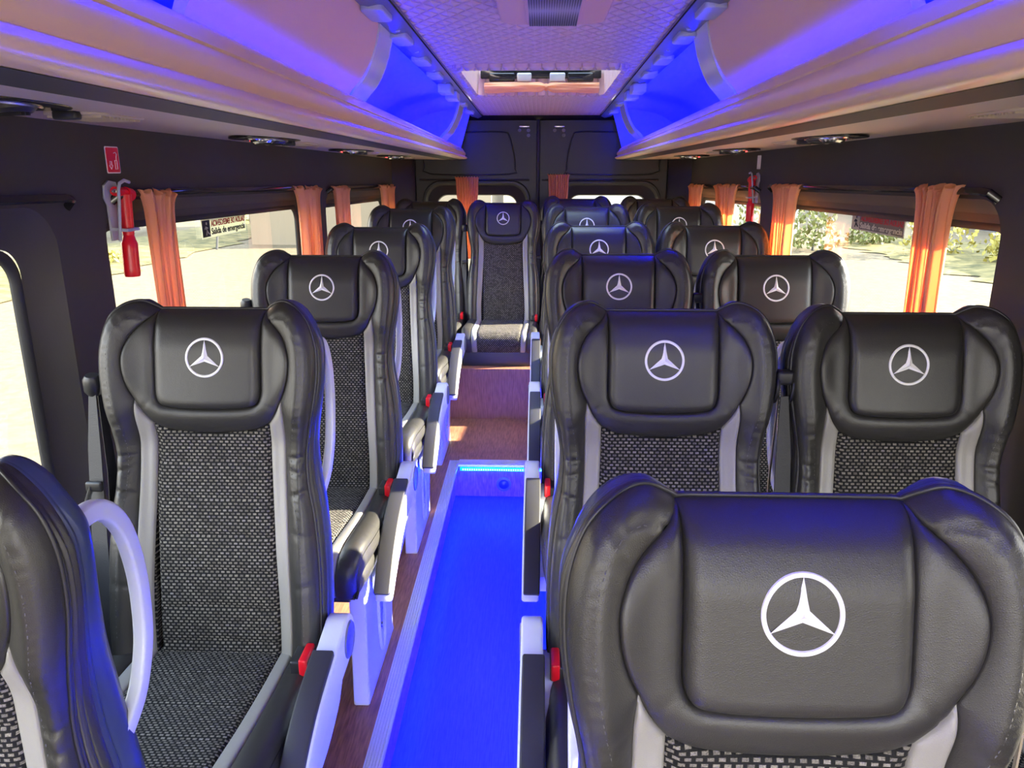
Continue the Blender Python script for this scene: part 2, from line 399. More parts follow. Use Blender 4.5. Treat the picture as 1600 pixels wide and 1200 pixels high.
ribbed('trim_2', AX1, AX1 + 0.045, -1.6, 3.30)
ribbed('trim_3', AX0, AX1, 3.250, 3.312, False)
for nm, x, s in (('floor_light_strip', AX0 - 0.008, 1), ('floor_light_strip', AX1 + 0.008, -1)):
    m = MB(); m.strap([(x, -1.5, pz(-1.5) - 0.009), (x, 3.24, pz(3.24) - 0.009)], 0.010, 0.004, (1, 0, 0))
    o = m.build(nm, M['led_floor'], smooth=False); tag(o, 'blue light strip under the aluminium edge along the %s side of the aisle' % ('left' if s > 0 else 'right'), 'light strip', 'floor light strips')
t = empty('floor_light_strip', (-0.16, 3.245, pz(3.25) - 0.012)); tag(t, 'dotted cyan light strip under the trim at the far end of the sunken aisle', 'light strip', 'floor light strips')
m = MB(); m.box((AX0 + 0.01 + 0.16, -0.004, -0.008), (AX1 - 0.01 + 0.16, 0.004, 0.004)); m.build('strip_body', M['led_floor'], t, smooth=False)
m = MB()
for i in range(36):
    x = AX0 + 0.02 + i * 0.0104 + 0.16; m.box((x, -0.0065, -0.006), (x + 0.0055, -0.0035, 0.001))
tag(m.build('light_dots', M['led_dot'], t, smooth=False), kind='stuff')
t = empty('courtesy_light', (-0.155, 3.25, -0.022)); tag(t, 'small round step light on the riser at the far end of the aisle', 'light')
m = MB(); m.lathe([(0.034, 0.0), (0.034, 0.004), (0.026, 0.006), (0.024, 0.003)], 28, (0, 0, 0), (0, -1, 0)); m.build('bezel', M['slot_rail'], t)
m = MB(); m.lathe([(0.0, 0.011), (0.010, 0.010), (0.018, 0.007), (0.022, 0.003)], 24, (0, 0, 0), (0, -1, 0)); m.build('lens', M['shell'], t)

# ------------------------------------------------------------------ setting: walls with windows
def rrect(x0, x1, y0, y1, r, n=8):
    out = []
    for cx, cy, a0 in ((x1 - r, y0 + r, -90), (x1 - r, y1 - r, 0), (x0 + r, y1 - r, 90), (x0 + r, y0 + r, 180)):
        out += [(cx + r * math.cos(math.radians(a0 + 90 * k / n)), cy + r * math.sin(math.radians(a0 + 90 * k / n))) for k in range(n + 1)]
    return out
WX = 0.925
WINL = [(-1.45, -0.15, 0.58, 1.27), (0.10, 1.46, 0.60, 1.285), (1.63, 3.17, 0.60, 1.290), (3.36, 4.86, 0.60, 1.280)]
WINR = [(-1.45, -0.15, 0.58, 1.27), (0.10, 0.92, 0.60, 1.285), (1.60, 3.15, 0.60, 1.295), (3.34, 4.84, 0.60, 1.288)]  # second window, out of view, shortened so the wall blocks sun from the seat
wcount = [0]
def side_wall(name, s, wins):
    m = MB(); outer = [(-1.62, -0.4), (5.10, -0.4), (5.10, 1.50), (-1.62, 1.50)]
    holes = [rrect(a, b, c, d, 0.085) for a, b, c, d in wins]
    V, F, _ = sheet([outer] + holes, 0.25, ())
    vs = [(s * WX, p[0], p[1]) for p in V]; m.add(vs, F if s > 0 else F[:, ::-1]); m.f = [f[::-1] for f in m.f]
    for (a, b, c, d), h in zip(wins, holes):
        ins = 0.045 if a < 1.5 else 0.030
        rg = [(0, 0.0), (0.004, 0.006), (0.012, 0.014), (ins * .7, 0.038), (ins, 0.045), (ins + 0.004, 0.05)]
        n = len(h); vv = []
        for off, dep in rg:
            vv += [(s * (WX + dep), y, z) for y, z in rrect(a + off, b - off, c + off, d - off * 1.5, max(0.085 - off * .7, 0.02))]
        ff = [(r * n + i, r * n + (i + 1) % n, (r + 1) * n + (i + 1) % n, (r + 1) * n + i) for r in range(len(rg) - 1) for i in range(n)]
        m.add(vv, ff if s > 0 else [f[::-1] for f in ff])
    o = m.build(name, M['wall'], auto=30); tag(o, kind=STRUCT)
    for a, b, c, d in wins:
        ins = 0.049 if a < 1.5 else 0.034
        wcount[0] += 1; w = empty('window_%d' % wcount[0], (s * (WX + 0.05), (a + b) / 2, c)); tag(w, kind=STRUCT); ox, oy, oz = w.location
        A = rrect(a + ins, b - ins, c + ins, d - ins * 1.5, 0.06); B = rrect(a + ins + .016, b - ins - .016, c + ins + .016, d - ins * 1.5 - .016, 0.05)
        n = len(A); vv = [(0, p[0] - oy, p[1] - oz) for p in A] + [(0.004 * s * -1, p[0] - oy, p[1] - oz) for p in B] + [(0.014 * s, p[0] - oy, p[1] - oz) for p in B]
        ff = [(r * n + i, r * n + (i + 1) % n, (r + 1) * n + (i + 1) % n, (r + 1) * n + i) for r in range(2) for i in range(n)]
        mesh('window_frame', vv, ff if s > 0 else [f[::-1] for f in ff], M['frame_black'], w)
        mesh('pane', [(0.010 * s, p[0] - oy, p[1] - oz) for p in B], [tuple(range(n)) if s < 0 else tuple(range(n))[::-1]], M['glass'], w, smooth=False)
side_wall('wall_left', -1, WINL)
side_wall('wall_right', 1, WINR)
m = MB(); V, F, _ = sheet([[(-0.99, -0.4), (0.99, -0.4), (0.99, 1.80), (-0.99, 1.80)], rrect(-0.78, 0.78, 0.37, 1.635, 0.05)], 0.3, ())
m.add([(p[0], 5.085, p[1]) for p in V], F); tag(m.build('wall_rear', M['trim_black'], smooth=False), kind=STRUCT)
def rear_door(n, x0, x1, wx0, wx1):
    d = empty('door_%d' % n, ((x0 + x1) / 2, 5.08, 0.36)); tag(d, kind=STRUCT); ox, oy, oz = d.location; s = -1 if x1 < 0.1 else 1
    outer = rrect(x0, x1, 0.35, 1.655, 0.04); hole = rrect(wx0 - 0.09, wx1 + 0.09, 0.60, 1.292, 0.12)
    V, F, _ = sheet([outer, hole], 0.2, ()); q = MB(); q.add([(p[0] - ox, -0.02, p[1] - oz) for p in V], F)
    N = len(outer); q.add([(p[0] - ox, yy_, p[1] - oz) for yy_ in (-0.02, 0.004) for p in outer], [(i, N + i, N + (i + 1) % N, (i + 1) % N) for i in range(N)])
    rg = [(0, -0.02), (0.006, -0.034), (0.018, -0.034), (0.030, -0.010), (0.060, 0.0), (0.085, 0.012), (0.09, 0.03)]; H = []
    for off, y in rg: H += [(p[0] - ox, y, p[1] - oz) for p in rrect(wx0 - 0.09 + off, wx1 + 0.09 - off, 0.60 + off, 1.292 - off * 1.05, max(0.12 - off * 0.6, 0.05))]
    N = len(hole); q.add(H, [(r * N + i, r * N + (i + 1) % N, (r + 1) * N + (i + 1) % N, (r + 1) * N + i) for r in range(len(rg) - 1) for i in range(N)])
    q.build('door_panel', M['trim_black'], d, auto=40)
    e_ = MB(); 
    if s < 0: E = spline([(-0.70, 1.33), (-0.20, 1.33), (-0.165, 1.36), (-0.17, 1.45), (-0.20, 1.56), (-0.24, 1.585), (-0.45, 1.585), (-0.68, 1.58), (-0.74, 1.50), (-0.74, 1.38)], 0.03, True)
    else: E = spline([(0.70, 1.33), (0.20, 1.33), (0.165, 1.36), (0.17, 1.45), (0.20, 1.56), (0.24, 1.585), (0.45, 1.585), (0.68, 1.58), (0.74, 1.50), (0.74, 1.38)], 0.03, True)
    e_.tube([(p[0] - ox, -0.021, p[1] - oz) for p in E], 0.005, 8, closed=True); e_.build('panel_moulding', M['trim_black'], d)
    e_ = MB(); e_.tube([((x0 + .02) - ox, -0.022, 1.295 - oz), ((x1 - .05) - ox, -0.022, 1.295 - oz)], 0.006, 8); e_.build('crease_ridge', M['trim_black'], d)
    xx = (-0.105 if s < 0 else 0.115) - ox
    e_ = MB(); e_.box((xx - 0.032, -0.03, 1.613 - oz), (xx + 0.032, -0.018, 1.622 - oz), 0.002); e_.build('catch_bar', M['chrome'], d)
    for dx, z in ((-0.030, 1.595), (0.026, 1.595), (0.026, 1.565)):
        e_ = MB(); e_.lathe([(0.0, 0.006), (0.004, 0.006), (0.005, 0.003), (0.0105, 0.003), (0.0115, 0.0)], 16, (xx + dx, -0.021, z - oz), (0, -1, 0)); e_.build('screw', M['screw_grey'], d)
    wcount[0] += 1
    G = rrect(wx0 - 0.002, wx1 + 0.002, 0.69, 1.20, 0.07); mesh('pane', [(p[0] - ox, 0.028, p[1] - oz) for p in G], [tuple(range(len(G)))], M['glass'], d, smooth=False)
rear_door(1, -0.795, -0.022, -0.665, -0.155); rear_door(2, -0.012, 0.795, 0.185, 0.675)
m = MB(); m.tube([(-0.017, 5.045, 0.40), (-0.017, 5.045, 1.66)], 0.012, 10); tag(m.build('trim_4', M['trim_black']), kind=STRUCT)
for k, s in ((5, -1), (6, 1)):      # corner posts either side of the doors
    m = MB(); m.prism([(s * 0.80, 5.04), (s * 0.83, 5.00), (s * 0.925, 4.92), (s * 0.95, 5.06), (s * 0.80, 5.08)], 2, 0.36, 1.66, 0.008)
    tag(m.build('trim_%d' % k, M['trim_black'], auto=30), kind=STRUCT)
m = MB(); m.prism([(4.98, 1.70), (5.085, 1.655), (5.085, 1.72)], 0, -0.93, 0.93); tag(m.build('trim_7', M['trim_black'], smooth=False), kind=STRUCT)

# ------------------------------------------------------------------ setting: ceiling
CZL = 1.695
def hw(y): return 0.334 + 0.0077 * (y - 1.8)
HX0, HX1, HY0, HY1 = -0.293, 0.285, 2.88, 3.72
outer = [(-hw(y), y) for y in np.linspace(-1.6, 5.02, 24)][::-1] + [(hw(y), y) for y in np.linspace(-1.6, 5.02, 24)]
hole = rrect(HX0, HX1, HY0, HY1, 0.045)
V, F, _ = sheet([outer, hole], 0.12, ()); m = MB(); m.add([(p[0], p[1], CZL) for p in V], F[:, ::-1])
n = len(hole)
tag(m.build('ceiling', M['quilt'], smooth=False), kind=STRUCT)
m = MB(); rg = [(0.0, -0.0), (-0.012, -0.006), (-0.020, -0.002), (-0.020, 0.0)]
for s in (-1, 1):      # black seam bead along both edges of the padded ceiling
    m.tube([(s * (hw(y) + 0.004), y, CZL - 0.002) for y in np.linspace(-1.6, 5.02, 20)], 0.0045, 8)
tag(m.build('trim_8', M['gloss_black']), kind=STRUCT)
t = empty('roof_hatch', (0, (HY0 + HY1) / 2, CZL)); tag(t, 'roof hatch with pink padded rim and gathered orange blind in the quilted ceiling', 'roof hatch')
oy = t.location.y; m = MB(); n = len(hole)
rings = [(-0.024, 0.0), (-0.024, -0.008), (-0.012, -0.014), (0.004, -0.010), (0.006, 0.010), (0.010, 0.13)]
vv = []
for off, z in rings: vv += [(p[0], p[1] - oy, z) for p in rrect(HX0 + off, HX1 - off, HY0 + off, HY1 - off, max(0.045 - off, 0.02))]
m.add(vv, [(r * n + i, r * n + (i + 1) % n, (r + 1) * n + (i + 1) % n, (r + 1) * n + i)[::-1] for r in range(len(rings) - 1) for i in range(n)])
m.build('rim', M['quilt'], t, auto=50)
m = MB(); m.box((HX0 + .02, HY1 - oy - 0.05, 0.050), (HX1 - .02, HY1 - oy - 0.02, 0.085), 0.004); m.build('frame_bar', M['gloss_black'], t)
for x0, x1 in ((-0.235, -0.12), (-0.11, -0.045), (0.035, 0.105), (0.115, 0.23)):
    q = MB(); q.box((x0, HY1 - oy - 0.062, 0.035), (x1, HY1 - oy - 0.045, 0.072), 0.006); q.build('latch_cover', M['mesh_metal'] if abs(x0) < .12 and x1 < 0.11 else M['gloss_black'], t)
q = MB(); q.box((-0.26, -(HY1 - HY0) / 2 + .01, 0.118), (0.26, (HY1 - HY0) / 2 - .01, 0.124)); q.build('hatch_pane', M['glass'], t, smooth=False)
# gathered blind lying across the rear edge of the hatch
bl = empty('hatch_blind', (0, HY1 - 0.06, CZL + 0.012)); tag(bl, 'orange gathered fabric blind tied along the rear edge of the roof hatch', 'blind')
vs = []; nx, nt = 60, 36
for i in range(nx + 1):
    x = -0.255 + 0.51 * i / nx; pin = 1 - 0.45 * math.exp(-((x - 0.02) / 0.018) ** 2)
    for k in range(nt):
        a = 2 * PI * k / nt; r = 1 + 0.16 * math.sin(a * 5 + x * 9) + 0.10 * math.sin(a * 9 - x * 23)
        vs.append((x, 0.030 * r * math.cos(a) * pin, 0.017 * r * math.sin(a) * pin))
fs = [(i * nt + k, i * nt + (k + 1) % nt, (i + 1) * nt + (k + 1) % nt, (i + 1) * nt + k)[::-1] for i in range(nx) for k in range(nt)]
mesh('blind_cloth', vs, fs, M['curtain'], bl)
q = MB(); q.tube([(0.02, 0.020 * math.cos(a), 0.012 * math.sin(a)) for a in np.linspace(0, 2 * PI, 20, endpoint=False)], 0.006, 6, closed=True, flat=(0.003, 0.008)); q.build('tie_band', M['curtain'], bl)
# ventilation unit
t = empty('ceiling_vent', (0.025, 1.82, CZL)); tag(t, 'pale ceiling vent unit with a perforated grille at the top of the picture', 'vent')
q = MB(); q.prism(rrect(-0.125, 0.125, -0.26, 0.185, 0.045), 2, -0.022, 0.0, 0.010); q.build('housing', M['lid'], t)
q = MB(); q.prism(rrect(-0.062, 0.062, -0.17, 0.150, 0.008), 2, -0.026, -0.020, 0.002); q.build('grille_frame', M['lid'], t)
gm = mat('perforated_grille', (0.5, 0.48, 0.46), 0.4, 0.4); vo = nd(gm, 'ShaderNodeTexVoronoi'); vo.inputs['Scale'].default_value = 190; vo.inputs['Randomness'].default_value = 0.0
lk(gm, coords(gm), vo.inputs['Vector']); r1 = nd(gm, 'ShaderNodeValToRGB'); r1.color_ramp.elements[0].position = 0.45; r1.color_ramp.elements[0].color = (0.04, 0.04, 0.04, 1); r1.color_ramp.elements[1].position = 0.55; r1.color_ramp.elements[1].color = (0.62, 0.6, 0.58, 1)
lk(gm, vo.outputs['Distance'], r1.inputs[0]); lk(gm, r1.outputs[0], bsdf(gm).inputs['Base Color'])
q = MB(); q.box((-0.055, -0.16, -0.0285), (0.055, 0.142, -0.025)); q.build('grille', gm, t, smooth=False)

# ------------------------------------------------------------------ luggage racks
RY0, RY1 = -0.9, 5.0
def mir(P, s): return [(s * p[0], p[1]) for p in P]
def loft(poly, s, ys, closed=False, scale=None):
    vs = []; n = len(poly)
    for k, y in enumerate(ys):
        for p in poly:
            a, b = p
            if scale: cx, cz, q = scale[k]; a = cx + (a - cx) * q; b = cz + (b - cz) * q
            vs.append((s * a, y, b))
    fs = [(r * n + i, r * n + (i + 1) % n, (r + 1) * n + (i + 1) % n, (r + 1) * n + i) for r in range(len(ys) - 1) for i in range(n if closed else n - 1)]
    return vs, fs
def rack(side, s):
    t = empty('luggage_rack', (0, 0, 0)); tag(t, 'overhead luggage rack with glossy cream edge and blue lit inside, along the %s wall' % side, 'luggage rack', 'overhead luggage racks')
    t.location = (s * 0.5, RY0, 1.447); inv = lambda V: [(v[0] - s * 0.5, v[1] - RY0, v[2] - 1.447) for v in V]
    # cream rail
    P = spline([(0.520, 1.449), (0.480, 1.447), (0.458, 1.451), (0.450, 1.464), (0.458, 1.476), (0.468, 1.482)], 0.004) + spline([(0.468, 1.484), (0.463, 1.500), (0.463, 1.520), (0.472, 1.534)], 0.004) + spline([(0.470, 1.538), (0.479, 1.560), (0.492, 1.574), (0.506, 1.578)], 0.004) + [(0.514, 1.575), (0.516, 1.560), (0.512, 1.50), (0.520, 1.470)]
    ys = [RY0, 1, 2, 3, 4, 4.82, 4.90, 4.95, 4.985, 5.0]; sc = [(0.50, 1.47, 1)] * 6 + [(0.50, 1.465, .97), (0.50, 1.46, .90), (0.50, 1.458, .72), (0.50, 1.456, .35)]
    v, f = loft(P, s, ys, True, sc); n = len(P); f.append(tuple((len(ys) - 1) * n + i for i in range(n))[::-1])
    q = MB(); q.add(inv(v), f if s > 0 else [g[::-1] for g in f]); q.build('rail', M['cream_rail'], t, auto=40)
    # underside: black band then taupe soffit
    q = MB(); v, f = loft([(0.495, 1.4465), (0.56, 1.441), (0.565, 1.449)], s, [RY0, 5.0]); q.add(inv(v), f); q.build('black_band', M['frame_black'], t, smooth=False)
    q = MB(); v, f = loft([(0.558, 1.4425), (0.60, 1.446), (0.80, 1.452), (0.94, 1.452), (0.94, 1.46), (0.56, 1.46)], s, [RY0, 5.06]); q.add(inv(v), f); q.build('soffit', M['underside'], t, auto=30)
    # lining: shelf and curved roof side
    P = [(0.512, 1.468), (0.516, 1.55), (0.530, 1.55), (0.532, 1.468), (0.70, 1.464), (0.915, 1.464)] + spline([(0.915, 1.464), (0.918, 1.52), (0.88, 1.60), (0.80, 1.665), (0.66, 1.708), (0.52, 1.728), (0.440, 1.728), (0.436, 1.705)], 0.02)
    q = MB(); v, f = loft(P, s, list(np.linspace(RY0, 4.97, 12))); q.add(inv(v), f); n = len(P)
    q.add(inv([(s * p[0], 4.97, p[1]) for p in P]), [tuple(range(n))]); q.build('lining', M['rack_lining'], t, auto=30)
    for a, b in ((0.86, 1.59), (0.76, 1.672)):
        pass
    # mounting rail with cover pads beside the ceiling
    q = MB(); n = 14; ys = list(np.linspace(RY0, 5.03, n)); vs = []; 
    for y in ys:
        for x, z in ((hw(y) + 0.006, CZL + 0.01), (hw(y) + 0.008, CZL - 0.003), (0.392, CZL - 0.010), (0.43, CZL - 0.004), (0.447, CZL + 0.004), (0.447, CZL + 0.04)): vs.append((s * x, y, z))
    q.add(inv(vs), [(r * 6 + i, r * 6 + i + 1, (r + 1) * 6 + i + 1, (r + 1) * 6 + i) for r in range(n - 1) for i in range(5)]); q.build('mounting_rail', M['slot_rail'], t, auto=30)
    for y in (1.2, 1.55, 1.95, 2.29, 2.69, 3.04, 4.14, 4.57):
        q = MB(); q.prism([(s * px - s * 0.5, py - RY0) for px, py in rrect(hw(y) + 0.026, hw(y) + 0.078, y - 0.07, y + 0.07, 0.016)], 2, CZL - 1.447 - 0.0145, CZL - 1.447 - 0.002, 0.003); q.build('cover_pad', M['slot_pad'], t)
        q = MB(); q.lathe([(0.0, 0.003), (0.006, 0.003), (0.008, 0.0)], 12, (s * (hw(y) + 0.045) - s * .5, y + 0.23 - RY0, CZL - 1.447 - 0.007), (0, 0, -1)); q.build('screw', M['slot_pad'], t)
    for y in (3.36, 3.62):
        q = MB(); q.box((min(s * (hw(y) + .02), s * (hw(y) + .075)) - s * .5, y - .06 - RY0, CZL - 1.447 - .03), (max(s * (hw(y) + .02), s * (hw(y) + .075)) - s * .5, y + .06 - RY0, CZL - 1.447 - .008), .004); q.build('bracket_clip', M['slot_pad'], t)
    # curved brackets and the padded lid
    C = spline([(0.412, 1.690), (0.422, 1.668), (0.440, 1.642), (0.472, 1.612), (0.514, 1.590), (0.548, 1.560)], 0.01)
    def curve_panel(y0, y1, off, th, slant=0.0):
        A = np.array(C); g = np.gradient(A, axis=0); g /= np.linalg.norm(g, axis=1)[:, None]; nn = np.stack([g[:, 1], -g[:, 0]], 1); nn *= np.where(nn[:, :1] > 0, -1, 1)
        a = A + nn * off; b = A + nn * (off - th); n = len(A); P = [tuple(p) for p in a] + [tuple(p) for p in b[::-1]]; vs = []
        ys = np.linspace(y0, y1, 6)
        for y in ys:
            for i, p in enumerate(P):
                u = (i if i < n else 2 * n - 1 - i) / (n - 1); vs.append((s * p[0], y + slant * (u - 0.5), p[1]))
        N = len(P); fs = [(r * N + i, r * N + (i + 1) % N, (r + 1) * N + (i + 1) % N, (r + 1) * N + i) for r in range(len(ys) - 1) for i in range(N)] + [tuple(range(N)), tuple((len(ys) - 1) * N + i for i in range(N))[::-1]]
        return inv(vs), fs
    for y0, y1 in ((-0.1, 0.07), (2.16, 2.33), (4.12, 4.34)):
        q = MB(); q.add(*curve_panel(y0, y1, 0.006, 0.010, 0.14)); br = q.build('bracket', M['bracket'], t, auto=40)
        bm = bmesh.new(); bm.from_mesh(br.data); bmesh.ops.recalc_face_normals(bm, faces=bm.faces[:]); bm.to_mesh(br.data); bm.free()
    q = MB(); q.add(*curve_panel(1.16, 2.20, 0.001, 0.018, 0.14)); l = q.build('padded_lid', M['lid'], t, auto=40)
    bm = bmesh.new(); bm.from_mesh(l.data); bmesh.ops.recalc_face_normals(bm, faces=bm.faces[:]); bm.to_mesh(l.data); bm.free()
    q = MB(); q.strap(inv([(s * 0.5225, RY0, 1.566), (s * 0.5225, 4.93, 1.566)]), 0.008, 0.004, (1, 0, 0)); q.build('light_strip', M['led'], t, smooth=False)
    q = MB(); q.strap(inv([(s * 0.452, RY0, 1.712), (s * 0.452, 4.93, 1.712)]), 0.012, 0.004, (1, 0, 0.3)); q.build('light_strip', M['led'], t, smooth=False)
    return t
rack('left', -1); rack('right', 1)
# outer roof skin above racks and ceiling
m = MB(); P = [(-0.99, 1.44), (-0.99, 1.62), (-0.90, 1.78), (-0.6, 1.84), (0.6, 1.84), (0.90, 1.78), (0.99, 1.62), (0.99, 1.44)]
for y0, y1, xs in ((-1.62, HY0 - .02, None), (HY1 + .02, 5.12, None)):
    m.add([(p[0], y, p[1]) for y in (y0, y1) for p in P], [(i, i + 1, len(P) + i + 1, len(P) + i) for i in range(len(P) - 1)])
for s in (-1, 1):
    Q = [(s * 0.99, 1.44), (s * 0.99, 1.62), (s * 0.90, 1.78), (s * 0.6, 1.84), (s * 0.29, 1.84)]
    m.add([(p[0], y, p[1]) for y in (HY0 - .02, HY1 + .02) for p in Q], [(i, i + 1, 5 + i + 1, 5 + i) for i in range(4)])
tag(m.build('ceiling_skin', M['body_white'], smooth=False), kind=STRUCT)



# ------------------------------------------------------------------ roof line falls slightly to the rear
def zwarp(z, y):
    lo = 1.4665 - 0.0095 * y; tp = 1.600 - 0.022 * y; ce = 1.7645 - 0.0165 * y
    if z <= 1.447: return lo + (z - 1.447)
    if z <= 1.578: return lo + (z - 1.447) * (tp - lo) / 0.131
    if z <= 1.695: return tp + (z - 1.578) * (ce - tp) / 0.117
    return ce + (z - 1.695)
def wall_warp(z, y):
    t = min(max((z - 0.7) / 0.5, 0), 1); return z - 0.0155 * (y - 2.4) * t
def warp(root, fn):
    def rec(o, off):
        off = off + o.location
        if o.type == 'MESH':
            for v in o.data.vertices: v.co.z = fn(v.co.z + off.z, v.co.y + off.y) - off.z
            o.data.update()
        for c in o.children: rec(c, off)
    rec(root, Vector((0, 0, 0)))
for o in list(COL.objects):
    if o.parent: continue
    if o.name.split('.')[0] in ('ceiling', 'luggage_rack', 'roof_hatch', 'hatch_blind', 'ceiling_vent', 'trim_8'): warp(o, zwarp)
    elif o.name.split('.')[0] in ('wall_left', 'wall_right') or o.name.startswith('window_'): warp(o, wall_warp)

# ------------------------------------------------------------------ curtain rods, curtains
def rod(s, y0, y1, z, label):
    t = MB(); pts = [(s * (WX - 0.004), y0, z - 0.018), (s * (WX - 0.022), y0 + 0.008, z - 0.003)] + [(s * (WX - 0.026), y, z) for y in np.linspace(y0 + 0.03, y1 - 0.03, 12)] + [(s * (WX - 0.022), y1 - 0.008, z - 0.003), (s * (WX - 0.004), y1, z - 0.018)]
    t.tube([(p[0], p[1], wall_warp(p[2], p[1])) for p in pts], 0.0065, 8, flat=(0.005, 0.009))
    o = t.build('curtain_rod', M['gloss_black']); tag(o, label, 'curtain rod', 'curtain rods over the side windows'); return o
rod(-1, 0.2, 1.50, 1.300, 'glossy black curtain rod above the cut off window at the left picture edge')
rod(-1, 1.66, 3.20, 1.306, 'glossy black curtain rod above the left window showing the exit sign')
rod(-1, 3.38, 4.84, 1.300, 'glossy black curtain rod above the far left side window')
rod(1, 1.62, 3.18, 1.312, 'glossy black curtain rod above the right window with the yellow framed sign')
rod(1, 3.36, 4.82, 1.306, 'glossy black curtain rod above the far right window behind the red hammer')
def curtain(s, ya, yb, zt, zb, n, label, seed, x=None):
    rnd = random.Random(seed); w = abs(yb - ya); yc = (ya + yb) / 2; x = (WX - 0.030) if x is None else x
    nu, nv = n * 10, 46; vs = []; ph = [rnd.uniform(-0.5, 0.5) for _ in range(n + 1)]; am = [rnd.uniform(0.6, 1.25) for _ in range(n + 1)]; skew = rnd.uniform(-0.006, 0.006)
    for j in range(nv + 1):
        v = j / nv; z = zt - (zt - zb) * (v ** 1.35)
        ruff = math.exp(-((zt - z) / 0.022)); ww = w * (1.0 + 0.30 * ruff - 0.05 * math.sin(v * PI))
        for i in range(nu + 1):
            u = i / nu; k = u * n; a = am[int(min(k, n))]
            off = math.sin(2 * PI * k + ph[int(min(k, n))] * v * 2) * a * (0.011 + 0.004 * ruff) + 0.004 * math.sin(5 * k + v * 3) + ruff * 0.004 * math.sin(11 * k)
            y = yc + (u - 0.5) * ww + 0.35 * (w / n) * math.sin(4 * PI * k) * 0.35 + skew * math.sin(v * 5)
            zz = z + (0.006 * math.sin(2 * PI * k + 1.0) + 0.004 * math.sin(17 * u)) * ruff
            vs.append((s * (x - 0.012 + off), y, wall_warp(zz, y) if s else zz))
    fs = [(j * (nu + 1) + i, j * (nu + 1) + i + 1, (j + 1) * (nu + 1) + i + 1, (j + 1) * (nu + 1) + i) for j in range(nv) for i in range(nu)]
    o = mesh('curtain', vs, fs, M['curtain']); tag(o, label, 'curtain', 'orange side window curtains')
    md = o.modifiers.new('thick', 'SOLIDIFY'); md.thickness = 0.0012; return o
curtain(-1, 1.745, 1.855, 1.306, 0.66, 7, 'gathered orange curtain beside the red hammer on the left wall', 1)
curtain(-1, 2.87, 3.10, 1.306, 0.66, 7, 'gathered orange curtain on the pillar between the two left windows', 2)
curtain(-1, 3.41, 3.57, 1.302, 0.66, 6, 'gathered orange curtain at the near end of the far left window', 3)
curtain(-1, 4.42, 4.72, 1.302, 0.66, 6, 'gathered orange curtain at the left wall nearest the rear doors', 4)
curtain(1, 1.74, 1.87, 1.318, 0.66, 9, 'broad gathered orange curtain at the near end of the large right window', 5)
curtain(1, 2.79, 3.02, 1.314, 0.66, 8, 'gathered orange curtain at the far end of the large right window', 6)
curtain(1, 3.66, 4.00, 1.310, 0.66, 8, 'gathered orange curtain behind the red hammer on the right wall', 7)
curtain(1, 4.42, 4.70, 1.306, 0.66, 6, 'gathered orange curtain on the right wall nearest the rear doors', 8)
def rear_curtain(xc, w, zt, zp, label):
    vs = []; nu, nv = 80, 50; zb = 0.80
    for j in range(nv + 1):
        v = j / nv; z = zt + (zb - zt) * v
        pin = 1 - 0.80 * math.exp(-((z - zp) / 0.075) ** 2) - 0.06 * math.sin(v * PI); top = math.exp(-(zt - z) / 0.012)
        for i in range(nu + 1):
            u = i / nu; k = u * 9
            vs.append((xc + (u - 0.5) * w * (pin + 0.10 * top), 5.015 + 0.010 * math.sin(2 * PI * k + 0.6 * math.sin(k)) * (0.5 + 0.5 * pin) + 0.004 * top * math.sin(9 * k), z + top * 0.003 * math.sin(2 * PI * k)))
    fs = [(j * (nu + 1) + i, j * (nu + 1) + i + 1, (j + 1) * (nu + 1) + i + 1, (j + 1) * (nu + 1) + i) for j in range(nv) for i in range(nu)]
    o = mesh('curtain', vs, fs, M['curtain']); tag(o, label, 'curtain', 'orange rear door curtains'); o.modifiers.new('thick', 'SOLIDIFY').thickness = 0.0012
rear_curtain(-0.466, 0.142, 1.314, 1.055, 'orange curtain tied to a narrow waist on the left rear door')
rear_curtain(0.112, 0.128, 1.330, 1.055, 'orange curtain hanging at the inner edge of the right rear door window')

